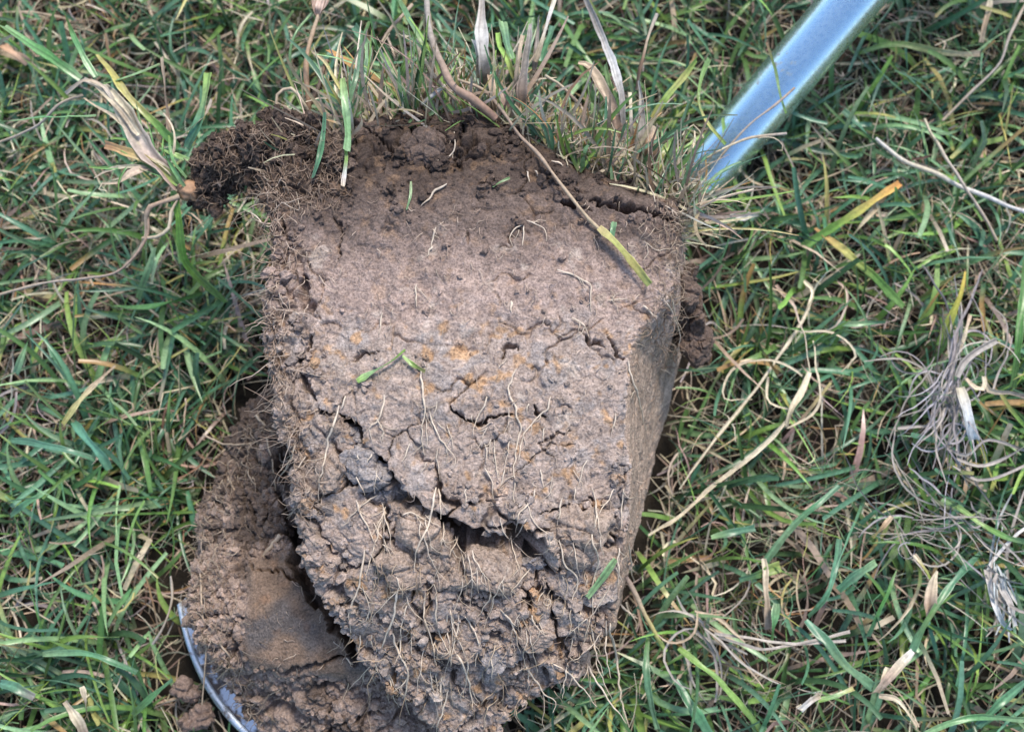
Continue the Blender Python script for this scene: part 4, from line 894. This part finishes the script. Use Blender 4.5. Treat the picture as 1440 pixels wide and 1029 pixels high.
turf('mossy_leaves', 2200, 5, (640, 985), (.005, .020), (.0006, .0013), [LIM, PGR, GRN, BLU, TAN], [20, 26, 20, 10, 20], M_LEAF, 0, (0.06, 0.138), 0.9, 0.004)
# curly fibres on the right shoulder
Pf = []
n = 170; x = rng.uniform(760, 985, n); b = yt_w(x); b[:, 2] = rng.uniform(0.10, 0.136, n); p = b; az = rng.uniform(-0.3, 3.2, n); el = rng.normal(0.3, .5, n); pts = [p]; cv = rng.normal(0, 0.35, n)
for k in range(11):
    az = az + cv + rng.normal(0, .15, n); el = el + rng.normal(-0.05, 0.2, n); p = p + np.stack([np.cos(az) * np.cos(el), np.sin(az) * np.cos(el), np.sin(el)], 1) * rng.uniform(.0012, .0042, n)[:, None]; pts.append(p)
P_ = np.stack(pts, 1); V, F, c = tubes(P_, np.full(P_.shape[:2], 0.00035), np.repeat(rc(n, TAN, STR, rng)[:, None], 12, 1), 3)
link_mesh('curly_fibres', V, F, M_STRAW, block, c, kind='stuff')

# -- grass plant torn loose at the left, still held by the dark clump
cb = at(262, 268, 0.118)
plant = empty('grass_plant', tuple(cb), 'uprooted grass tuft with a straw coloured sheath, hanging off the dark soil clump', 'grass tuft')
def PL(name, pts, z, w, cols, **k): hero(name, pts, z, w, cols, parent=plant, **k)
PL('leaf_sheath', [(250, 262), (232, 240), (213, 222), (196, 195), (180, 165), (160, 135), (145, 118)], [.118, .124, .128, .130, .130, .128, .126], 22, [(0.40, .29, .24), (0.46, .36, .30), (0.55, .46, .37), STR, (0.56, .52, .42)], wprof=[.9, 1, 1.15, 1.2, 1.1, .7, .3], fold=0.7)
PL('leaf_sheath', [(215, 222), (190, 190), (160, 165), (135, 150), (118, 138)], [.126, .129, .129, .127, .125], 12, [TAN, STR, (0.5, .44, .34), TAN], wprof=[.9, 1.2, 1, .5, .2], fold=0.6)
PL('leaf_sheath', [(195, 190), (165, 150), (140, 125), (117, 112)], [.132, .133, .132, .13], 10, [STR, TAN, STR, GRY], fold=0.6)
PL('grass_leaf', [(113, 112), (80, 88), (42, 62), (5, 36)], [.13, .134, .134, .13], 14, [PGR, (0.13, .34, .10), (0.15, .36, .12), PGR])
PL('grass_leaf', [(135, 108), (118, 82), (103, 50), (89, 12)], [.13, .132, .13, .125], 9, [PGR, (0.13, .32, .12), LIM], tip=.3)
PL('grass_leaf', [(252, 208), (220, 175), (190, 145), (165, 115), (137, 76)], [.122, .128, .13, .13, .125], 12, [(0.12, .28, .10), (0.16, .34, .08), YEL, (0.48, .44, .12), YEL], tip=.4)
PL('grass_leaf', [(145, 118), (180, 108), (225, 90)], [.13, .13, .128], 5, [GRN, PGR, GRN])
PL('grass_leaf', [(262, 208), (276, 178), (286, 145), (292, 103)], [.12, .126, .128, .126], 12, [BLU, (0.10, .26, .15), (0.24, .36, .14), LIM])
PL('grass_leaf', [(136, 162), (95, 164), (50, 166), (-8, 173)], [.128, .13, .13, .126], 6.5, [PGR, (0.12, .30, .14), PGR])
PL('grass_leaf', [(252, 258), (225, 236), (190, 218), (147, 204)], [.120, .126, .128, .126], 13, [LIM, YEL, (0.46, .34, .14), (0.5, .28, .15)], fold=.5)
PL('grass_leaf', [(270, 226), (245, 218), (225, 208)], [.12, .124, .126], 8, [PGR, LIM, PGR])
PL('grass_leaf', [(205, 205), (196, 170), (190, 140), (193, 115)], [.126, .13, .13, .128], 4, [GRN, PGR, BLU])
PL('grass_leaf', [(244, 268), (250, 300), (254, 335), (262, 372), (290, 400), (318, 425)], [.116, .11, .10, .085, .072, .06], 11, [LIM, (0.16, .36, .05), (0.14, .32, .05), GRN, GRN])
rt = np.random.default_rng(8)
for k_ in range(16):
    x0_, y0_ = rt.uniform(205, 262), 0; y0_ = 225 + (x0_ - 205) * .6 + rt.normal(0, 6); a_ = rt.normal(-2.25, .55); l_ = rt.uniform(35, 110); b_ = rt.normal(0, .25)
    pp = [(x0_, y0_)]
    for _ in range(4): pp.append((pp[-1][0] + math.cos(a_) * l_ / 4, pp[-1][1] + math.sin(a_) * l_ / 4)); a_ += b_
    gr_ = rt.random() < .5; c_ = (PGR, (0.14, .34, .12), LIM) if gr_ else (TAN, STR, (0.5, .42, .33))
    PL('grass_leaf' if gr_ else 'dead_leaf', pp, [.118, .124, .127, .127, .124], rt.uniform(2.5, 7), list(c_), tip=.3, fold=.6)
PL('dead_leaf', [(225, 232), (205, 236), (185, 243), (165, 257), (142, 258), (140, 266), (150, 268)], [.120, .124, .126, .126, .124, .122, .12], 8, [TAN, (0.48, .38, .30), TAN, TAN, STR], wprof=[.6, 1.3, 1.1, .5, .4, .3], fold=.6)
PL('dead_leaf', [(238, 190), (234, 150), (228, 80)], [.12, .124, .122], 7, [(0.42, .31, .22), PNK, TAN])
PL('dead_leaf', [(117, 134), (85, 145), (55, 175), (25, 190), (-10, 204)], [.125, .124, .12, .115, .11], 4, [TAN, GRY, TAN], tube=True)
PL('dead_leaf', [(160, 140), (145, 120), (120, 112), (92, 132)], [.132, .134, .132, .13], 5, [GRY, TAN, GRY])
PL('dead_leaf', [(297, 140), (290, 160), (275, 175), (258, 190)], [.125, .127, .127, .126], 4.5, [LIL, TAN, TAN])
PL('root', [(252, 276), (225, 285), (210, 292), (205, 315), (203, 335), (196, 350)], [.116, .118, .118, .112, .108, .104], 7, [TAN, (0.42, .30, .22), TAN, STR], tube=True, wprof=[1.2, .9, 1, .7, .5])
PL('root', [(250, 280), (240, 300), (238, 320), (222, 332), (200, 335)], [.116, .114, .112, .11, .108], 4.5, [TAN, STR, TAN], tube=True)
PL('root', [(208, 290), (208, 325), (200, 345), (185, 365), (160, 384), (110, 392), (67, 397), (30, 405), (-8, 416)], [.116, .11, .106, .102, .098, .09, .085, .08, .075], 4.2, [(0.42, .30, .22), PNK, (0.48, .40, .33), TAN], tube=True)
PL('root', [(290, 215), (298, 240), (312, 262)], [.12, .122, .12], 4, [TAN, PNK], tube=True)
V0, F0 = ico(3); Pc = at(266, 268, .112) + V0 * np.array([.0062, .0056, .006]) * (1 + .15 * perlin(V0 * .03, 14, 5))[:, None]
link_mesh('crown', Pc, F0, M_STRAW, plant, np.array([0.46, .28, .17]) * (1 + .3 * perlin(Pc, 3, 9))[:, None])

# -- single strands in the lawn right of the block
G1 = 'single blades and stalks standing out of the lawn'
def LW(name, pts, z, w, cols, label, cat, **k): hero(name, pts, z, w, cols, None, label, cat, **k)
LW('dry_stalk', [(1232, 195), (1270, 225), (1315, 243), (1350, 262), (1395, 280), (1450, 302)], [.045, .05, .05, .05, .048, .045], 7, [WHT, STR, WHT, WHT], 'whitish bent stalk lying near the right border, the brightest one under the shaft', 'stalk', tube=True)
LW('dry_stalk', [(1300, 168), (1325, 215), (1352, 255), (1375, 290), (1402, 338)], [.044, .055, .056, .05, .044], 5, [STR, (0.5, .43, .36), TAN], 'thin straight pinkish stalk crossing over the bent whitish stalk', 'stalk', tube=True)
LW('grass_leaf', [(1266, 257), (1235, 278), (1195, 305), (1150, 333), (1128, 348)], [.046, .05, .048, .042, .038], 13, [(0.55, .27, .08), (0.42, .36, .10), (0.14, .30, .06), GRN], 'broad green leaf with an orange tip right of the shaft foot', 'leaf')
LW('dead_leaf', [(1245, 272), (1225, 300), (1205, 325), (1187, 345)], [.04, .043, .042, .038], 9, [ORA, STR, TAN], 'dry tan leaf under the broad orange-tipped leaf', 'leaf')
LW('dead_leaf', [(1018, 312), (1040, 304), (1067, 303)], [.042, .046, .042], 13, [TAN, WHT, STR], 'whitish dead leaf scrap below the foot of the shaft', 'leaf', fold=.5, tip=.4)
LW('grass_leaf', [(1145, 322), (1190, 355), (1235, 395), (1270, 432)], [.038, .045, .047, .042], 12, [ORA, (0.34, .33, .10), (0.12, .26, .06), GRN], 'long green leaf with yellow upper half right of the curled straw', 'leaf')
LW('grass_leaf', [(1357, 382), (1352, 410), (1338, 445), (1320, 485)], [.046, .05, .046, .04], 11, [(0.52, .38, .08), (0.36, .38, .08), GRN], 'yellow-orange upright leaf above the grey tangle', 'leaf', wprof=[.2, .9, 1, .8])
LW('grass_leaf', [(1186, 155), (1230, 200), (1255, 222)], [.04, .045, .04], 9, [BLU, (0.10, .26, .15), BLU], 'bluish leaf ending at the whitish bent stalk', 'leaf')
LW('grass_leaf', [(1440, 365), (1437, 430), (1430, 500), (1424, 545)], [.044, .05, .05, .04], 10, [GRN, (0.10, .27, .06), GRN], 'bright green leaf upright along the right border', 'leaf')
LW('grass_leaf', [(1175, 455), (1210, 455), (1246, 452)], [.04, .045, .044], 8, [BLU, PGR, (0.2, .40, .2)], 'short pale green leaf with a square tip beside the curled straw', 'leaf')
LW('grass_leaf', [(1195, 60), (1205, 75), (1260, 62), (1330, 75), (1378, 76)], [.03, .04, .044, .044, .04], 9, [GRN, LIM, (0.3, .34, .16), TAN], 'arched green leaf turning tan beside the upper shaft', 'leaf')
LW('dead_leaf', [(1392, 0), (1388, 25), (1380, 60)], [.044, .046, .04], 9, [STR, (0.5, .36, .24), TAN], 'short tan leaf at the top right border', 'leaf')
LW('dry_stalk', [(1450, -10), (1420, 50), (1405, 90), (1365, 130), (1325, 170)], [.05, .052, .05, .046, .04], 4, [TAN, LIL, TAN], 'long thin curved tan stalk in the top right corner', 'stalk', tube=True)
# curled straw bundle right of the block
for k_, (pts, w_, z_, lab) in enumerate([
    ([(1092, 400), (1113, 427), (1127, 460), (1134, 495), (1138, 523)], 7, [.045, .052, .055, .055, .055], 'pinkish upright straw, top piece of the curled straw beside the block'),
    ([(1138, 523), (1128, 550), (1114, 575), (1107, 600)], 12, [.055, .057, .056, .052], 'broad white straw piece under the pinkish upright straw'),
    ([(1107, 590), (1080, 620), (1043, 652), (1000, 685), (960, 722), (912, 752)], 8, [.052, .05, .048, .046, .044, .04], 'long pale straw running down left from the white piece to the block foot'),
    ([(1144, 415), (1127, 453), (1093, 503), (1060, 550), (1000, 625), (955, 688)], 6.5, [.044, .048, .05, .048, .045, .04], 'long straight pale straw parallel to and above the other long one'),
    ([(1127, 530), (1100, 512), (1062, 506), (1030, 520), (1018, 545), (1024, 560), (1060, 560)], 4.5, [.055, .057, .056, .054, .052, .05, .048], 'thin straw curled into an open loop left of the pale bundle'),
    ([(1130, 465), (1165, 467), (1190, 480), (1204, 497), (1196, 510), (1183, 523)], 4.6, [.052, .055, .056, .055, .052, .05], 'thin whitish straw curling right from the bundle'),
    ([(1178, 395), (1190, 405), (1190, 425), (1175, 458), (1145, 470)], 4, [.048, .052, .054, .054, .05], 'thin bluish straw arching above the bundle'),
    ([(1107, 602), (1140, 585), (1155, 560), (1152, 540), (1142, 480)], 5, [.052, .054, .056, .055, .05], 'thin tan straw curving along the right of the bundle'),
    ([(1080, 530), (1080, 560), (1098, 572), (1110, 576)], 4.4, [.048, .05, .052, .05], 'short kinked straw inside the open loop'),
    ([(1130, 395), (1142, 412), (1132, 440)], 7, [.045, .05, .05], 'short bent white straw at the top of the bundle')]):
    LW('curled_straw', pts, [q_ - 0.009 for q_ in z_], w_ * 0.80, [STR, (0.66, .58, .42), STR] if k_ not in (0, 6) else [(0.45, .32, .25), (0.6, .5, .40), STR], lab, 'straw', group='curled pale straws right of the block', fold=.6, tip=.5, wig=1.8)
# grey tangles of dead grass
def tangle(name, label, centre, spread, nst, zc, cols, rng, extra=(), K=16, wp=(1.8, 4.2)):
    c = at(centre[0], centre[1], zc); t_ = empty(name, (c[0], c[1], 0.03), label, 'dry grass tangle', 'grey tangles of dead grass in the lawn')
    a = rng.normal(spread[2], 0.33, nst) + math.pi * (rng.random(nst) < .3); p = np.stack([rng.normal(centre[0], spread[0], nst), rng.normal(centre[1], spread[1], nst)], 1); pts = [p]; cv = rng.normal(0, 0.05, nst) + (rng.random(nst) < .2) * rng.normal(0, .2, nst); L = rng.uniform(40, 165, nst)
    for k in range(K - 1):
        a = a + cv + rng.normal(0, 0.11, nst); p = p + np.stack([np.cos(a), np.sin(a)], 1) * (L / K)[:, None]; pts.append(p)
    Q = np.stack(pts, 1); Z = zc + rng.uniform(-0.012, 0.008, (nst, 1)) + 0.004 * np.sin(np.linspace(0, 6, K))[None] * rng.uniform(-1, 1, (nst, 1))
    C = at(Q[..., 0], Q[..., 1], Z); W = rng.uniform(*wp, nst)[:, None] * 0.00043 * np.interp(np.linspace(0, 1, K), [0, .2, .8, 1], [.6, 1, .8, .4])[None]
    cl = np.array(cols)[rng.integers(0, len(cols), nst)] * rng.uniform(0.75, 1.15, (nst, 1))
    for i_ in range(nst):
        V, F, cc_ = ribbons(C[i_:i_ + 1], W[i_:i_ + 1], np.repeat(cl[i_:i_ + 1, None], K, 1), rng.normal(0, .6, (1, 1)) + np.linspace(0, rng.normal(0, 1.2), K)[None], 0.4)
        link_mesh('dead_strand', V, F, M_STRAW, t_, cc_)
    for pts_, z_, w_, co in extra: hero('dead_strand', pts_, z_, w_, co, parent=t_, fold=.5)
rng = np.random.default_rng(71)
tangle('dry_grass_tangle', 'large grey tangle of dead grass with a bluish white stem near the right border', (1338, 540), (17, 34, 1.75), 85, .052, [GRY, LIL, (0.30, .27, .27), (0.42, .40, .42)], rng, [
    ([(1350, 545), (1358, 575), (1366, 605), (1370, 618)], [.06, .062, .06, .055], 15, [STR, (0.52, .54, .54), (0.45, .5, .52)]),
    ([(1402, 478), (1375, 493), (1355, 510), (1345, 530)], [.06, .062, .06, .058], 10, [GRY, LIL, GRY]),
    ([(1364, 443), (1358, 465), (1350, 495)], [.052, .055, .055], 6.5, [(0.6, .45, .33), STR, TAN]),
    ([(1358, 532), (1370, 545), (1385, 545), (1382, 525), (1390, 548), (1420, 552), (1450, 558)], [.056, .06, .06, .058, .058, .056, .05], 7, [TAN, STR, TAN, PNK]),
    ([(1345, 645), (1380, 655), (1420, 640), (1450, 620)], [.055, .057, .056, .05], 5, [GRY, LIL, GRY]), ([(1340, 655), (1375, 675), (1410, 668), (1450, 650)], [.055, .057, .056, .05], 4.5, [LIL, GRY, LIL]),
    ([(1330, 630), (1360, 640), (1390, 618), (1450, 635)], [.055, .057, .056, .05], 4.5, [GRY, LIL, GRY]), ([(1262, 602), (1290, 600), (1310, 598)], [.05, .052, .05], 5, [LIL, GRY, LIL])])
tangle('dry_grass_tangle', 'thin grey tangle of dead grass below the large one, beside the bleached scrap', (1330, 735), (42, 24, 0.7), 46, .046, [GRY, LIL, (0.30, .28, .29)], rng, (), 14, (1.4, 3))
tangle('dry_grass_tangle', 'small bleached scrap of dead grass low on the right border', (1402, 800), (8, 8, 1.3), 16, .050, [WHT, LIL, (0.5, .54, .54)], rng, [
    ([(1388, 800), (1395, 840), (1410, 875), (1425, 885)], [.052, .056, .056, .05], 9, [LIL, WHT, (0.5, .54, .54)]), ([(1405, 820), (1420, 850), (1428, 880)], [.052, .056, .05], 9, [WHT, LIL, WHT])], 10, (3, 5))
tangle('dry_grass_tangle', 'small brownish grey wad of dead grass right of the foot of the block', (978, 872), (9, 12, 0.9), 18, .046, [GRY, TAN, LIL], rng, [
    ([(1005, 890), (1060, 898), (1120, 905), (1190, 900)], [.046, .05, .05, .044], 4.5, [LIL, GRY, LIL]), ([(1010, 895), (1070, 912), (1130, 903), (1195, 888)], [.046, .05, .05, .044], 4, [GRY, LIL, GRY])], 10, (3, 5))
# lower right leaves
LW('grass_leaf', [(1180, 683), (1155, 705), (1127, 727), (1100, 757), (1076, 790)], [.05, .054, .052, .046, .04], 10, [BLU, (0.10, .26, .12), PGR, BLU], 'long bluish green leaf arching down left, right of the soil block foot', 'leaf', tip=.8)
LW('grass_leaf', [(1181, 757), (1174, 800), (1162, 838), (1136, 868)], [.042, .052, .052, .042], 9, [BLU, (0.10, .26, .15), BLU], 'curved bluish leaf shaped like a sickle in the lower right lawn', 'leaf')
LW('grass_leaf', [(955, 910), (985, 935), (1010, 955), (1040, 990), (1076, 1028)], [.048, .054, .054, .05, .042], 9, [LIM, (0.22, .38, .10), LIM, GRN], 'yellow-green leaf running down right from the block foot to the lower border', 'leaf')
LW('grass_leaf', [(950, 955), (970, 990), (1005, 1045)], [.045, .05, .045], 14, [BLU, (0.08, .22, .10), BLU], 'broad dark bluish leaf at the lower border under the block', 'leaf')
LW('grass_leaf', [(1133, 872), (1160, 900), (1190, 935), (1228, 965)], [.045, .05, .052, .045], 14, [(0.10, .26, .16), BLU, PGR, BLU], 'broad bluish leaf pointing to the pale forked straw', 'leaf')
LW('dead_leaf', [(1284, 914), (1268, 932), (1248, 955), (1232, 973)], [.054, .056, .054, .048], 13, [WHT, STR, (0.58, .42, .32), TAN], 'pale forked straw, its broad right prong', 'straw')
LW('dead_leaf', [(1248, 938), (1242, 955), (1234, 972)], [.052, .053, .048], 7, [STR, TAN, TAN], 'narrow left prong of the pale forked straw', 'straw')
LW('dead_leaf', [(1236, 978), (1262, 985), (1290, 1022)], [.05, .05, .044], 8, [TAN, STR, TAN], 'dry kinked leaf below the pale forked straw', 'leaf')
LW('grass_leaf', [(1380, 776), (1352, 805), (1328, 835), (1302, 875), (1282, 915)], [.042, .05, .054, .054, .05], 9, [BLU, (0.10, .26, .14), GRN, BLU], 'long slender bluish leaf rising from the pale forked straw', 'leaf')
LW('grass_leaf', [(1325, 701), (1352, 715), (1380, 738), (1415, 755), (1450, 765)], [.04, .05, .054, .052, .045], 8, [PGR, LIM, (0.20, .38, .10), PGR], 'arched light green leaf below the grey tangle', 'leaf')
LW('dead_leaf', [(1306, 868), (1308, 840), (1314, 812), (1318, 802)], [.046, .054, .054, .05], 15, [(0.56, .36, .26), TAN, STR], 'pinkish dry sheath standing among the lower right leaves', 'leaf', fold=.6, wprof=[.8, 1.2, 1, .3])
LW('grass_leaf', [(1310, 815), (1302, 800), (1285, 780)], [.05, .052, .05], 5, [LIM, YEL, TAN], 'short yellowish shoot on top of the pinkish dry sheath', 'leaf')
LW('grass_leaf', [(1262, 800), (1250, 830), (1235, 860), (1220, 895)], [.05, .055, .052, .042], 11, [GRN, (0.10, .28, .07), BLU], 'pointed green leaf left of the pinkish dry sheath', 'leaf', wprof=[.1, .7, 1, .9])
LW('grass_leaf', [(1040, 815), (1070, 806), (1097, 796)], [.045, .05, .048], 12, [BLU, GRN, (0.32, .38, .10)], 'short broad yellow-tipped leaf between block foot and sickle leaf', 'leaf')
LW('grass_leaf', [(1000, 756), (1030, 748), (1062, 742)], [.045, .048, .045], 11, [PGR, BLU, BLU], 'short bluish leaf with a squared end right of the block foot', 'leaf')
LW('dead_leaf', [(1255, 725), (1240, 742), (1226, 756)], [.05, .053, .05], 9, [TAN, (0.5, .34, .2), YEL], 'short brown and yellow leaf stub above the sickle leaf', 'leaf')
LW('grass_leaf', [(1232, 790), (1205, 808), (1178, 830)], [.045, .05, .045], 11, [PGR, BLU, (0.10, .26, .14)], 'short bluish leaf crossing the sickle leaf', 'leaf')
LW('grass_leaf', [(1092, 848), (1090, 870), (1083, 905)], [.052, .052, .04], 11, [PGR, (0.12, .30, .12), GRN], 'upright green stub with a squared top near the small grey wad', 'leaf')
LW('dead_leaf', [(1074, 785), (1076, 825), (1080, 885)], [.05, .05, .042], 9, [STR, TAN, PNK], 'upright tan sheath left of the green stub', 'leaf', fold=.6)
LW('dead_leaf', [(1128, 993), (1122, 1000), (1140, 985), (1152, 978)], [.05, .052, .054, .05], 9, [STR, WHT, TAN], 'small folded pale leaf near the lower border', 'leaf', fold=.5)
LW('grass_leaf', [(1150, 985), (1175, 978), (1200, 968)], [.05, .052, .05], 7, [LIM, PGR, YEL], 'short green leaf growing from the small folded pale leaf', 'leaf')
LW('grass_leaf', [(1295, 1035), (1340, 1015), (1390, 1008), (1440, 1012)], [.045, .05, .05, .045], 9, [PGR, (0.12, .32, .12), PGR], 'arched green leaf at the lower right corner', 'leaf')
LW('grass_leaf', [(1440, 960), (1410, 985), (1375, 1020)], [.045, .05, .045], 12, [BLU, (0.10, .26, .12), BLU], 'broad green leaf coming in from the right border low down', 'leaf')
LW('dry_stalk', [(880, 810), (900, 850), (922, 890), (936, 915)], [.06, .055, .05, .045], 7, [(0.32, .24, .20), TAN, (0.5, .42, .18), LIM], 'brown stem turning green, leaning away from the lower right edge of the block', 'stem', tube=True)
LW('grass_leaf', [(912, 895), (908, 940), (915, 985), (925, 1025)], [.045, .052, .052, .045], 9, [GRN, BLU, PGR], 'upright green leaf just below the leaning brown stem', 'leaf')
# left lawn
LW('grass_leaf', [(103, 594), (122, 616), (140, 638), (154, 660)], [.046, .052, .052, .046], 13, [(0.10, .26, .16), (0.12, .30, .20), BLU], 'short broad bluish leaf with a square tip in the left lawn', 'leaf', tip=.85)
LW('grass_leaf', [(16, 618), (60, 625), (98, 634), (134, 646)], [.042, .05, .052, .046], 10, [BLU, (0.12, .28, .18), BLU], 'long bluish leaf meeting the broad square-tipped one from the left', 'leaf')
LW('dead_leaf', [(88, 597), (104, 574), (122, 552), (142, 532), (162, 514)], [.046, .052, .052, .05, .046], 13, [(0.42, .40, .14), (0.5, .46, .22), TAN, TAN], 'yellow leaf with a thin dry tail in the left lawn', 'leaf', wprof=[.7, 1.2, .8, .35, .25])
LW('grass_leaf', [(160, 430), (200, 433), (245, 424), (285, 412)], [.04, .048, .048, .04], 11, [GRN, (0.09, .24, .07), GRN], 'green leaf arched over the lawn left of the block', 'leaf', wprof=[.2, .9, 1, .6])
LW('grass_leaf', [(240, 548), (238, 575), (236, 608)], [.055, .052, .04], 8, [LIM, GRN, DGR], 'short upright lime leaf tip in the left lawn', 'leaf', wprof=[.1, .8, 1])
LW('grass_leaf', [(22, 525), (32, 500), (42, 472)], [.04, .047, .047], 11, [BLU, PGR, (0.1, .28, .1)], 'pointed pale green leaf at the left border, half way up', 'leaf', wprof=[1, .9, .2])
LW('grass_leaf', [(218, 348), (208, 380), (194, 420)], [.046, .048, .04], 9, [PGR, (0.16, .32, .14), GRN], 'upright green leaf behind the thin trailing root', 'leaf')
LW('grass_leaf', [(15, 725), (40, 705), (78, 686)], [.042, .05, .048], 9, [BLU, (0.12, .3, .14), PGR], 'green leaf rising at the left border above the kinked leaves', 'leaf')
LW('grass_leaf', [(152, 880), (165, 855), (185, 828)], [.042, .05, .048], 9, [PGR, GRN, (0.1, .28, .1)], 'green leaf left of the spade corner', 'leaf')
LW('grass_leaf', [(118, 862), (128, 845), (137, 826)], [.045, .05, .05], 6, [LIM, GRN, LIM], 'narrow lime green shoot in the lower left lawn', 'leaf')
LW('grass_leaf', [(60, 920), (110, 918), (150, 928), (192, 946)], [.042, .05, .052, .046], 9, [PGR, (0.12, .3, .15), BLU], 'long arched leaf in the lower left corner', 'leaf')
LW('grass_leaf', [(0, 960), (25, 968), (48, 980)], [.045, .05, .048], 12, [(0.14, .32, .22), BLU, GRY], 'broad bluish leaf with a dry tip at the lower left border', 'leaf')
LW('dead_leaf', [(92, 985), (105, 1005), (120, 1035)], [.05, .05, .042], 13, [TAN, STR, PNK], 'dry forked straw at the bottom left border', 'straw', fold=.6)
LW('dead_leaf', [(115, 965), (120, 985), (126, 1012)], [.052, .052, .042], 9, [STR, TAN, TAN], 'narrow upright straw next to the dry forked straw', 'straw')
LW('grass_leaf', [(186, 1005), (215, 978), (243, 955)], [.042, .05, .048], 11, [GRN, (0.10, .26, .10), BLU], 'broad green leaf pointing at the lower left spade edge', 'leaf')
LW('dead_leaf', [(0, 62), (18, 74), (40, 88)], [.04, .046, .042], 12, [(0.5, .3, .18), (0.55, .36, .24), PNK], 'orange-brown dead leaf near the top left corner', 'leaf')
LW('dry_stalk', [(165, 590), (190, 570), (160, 560)], [.03, .035, .03], 3, [TAN, TAN], 'small bent tan fibre left of the block', 'stalk', tube=True)
LW('dry_stalk', [(240, 810), (241, 845), (230, 880), (215, 905)], [.05, .054, .05, .045], 4, [GRY, TAN, GRY], 'thin curved grey stalk hooking round the spade corner', 'stalk', tube=True)
# crumbs fallen in the grass beside the blade
for (x, y, r) in [(255, 965, .006), (270, 975, .005), (285, 1005, .007), (262, 1015, .0055)]:
    c = at(x, y, .03); V0, F0 = ico(3); Pq = c + V0 * r * (1 + .3 * perlin(V0 * .03 + x, 20, 3))[:, None]; n_ = V0
    Pq = Pq + n_ * (relief(Pq, np.ones(len(Pq)), np.ones(len(Pq)), 60 + x) * .5)[:, None]
    o = link_mesh('fallen_crumb', Pq, F0, M_HUMUS, None, np.array([0.22, .16, .13]) * (1 + .2 * perlin(Pq, 3, 4))[:, None])
    tag(o, {255: 'highest soil crumb fallen in the grass left of the spade edge', 270: 'second highest fallen crumb in the grass, just below the highest one', 285: 'largest fallen crumb in the grass, closest to the spade edge', 262: 'lowest fallen crumb in the grass left of the spade edge'}[x], 'soil crumb', 'crumbs fallen in the grass')
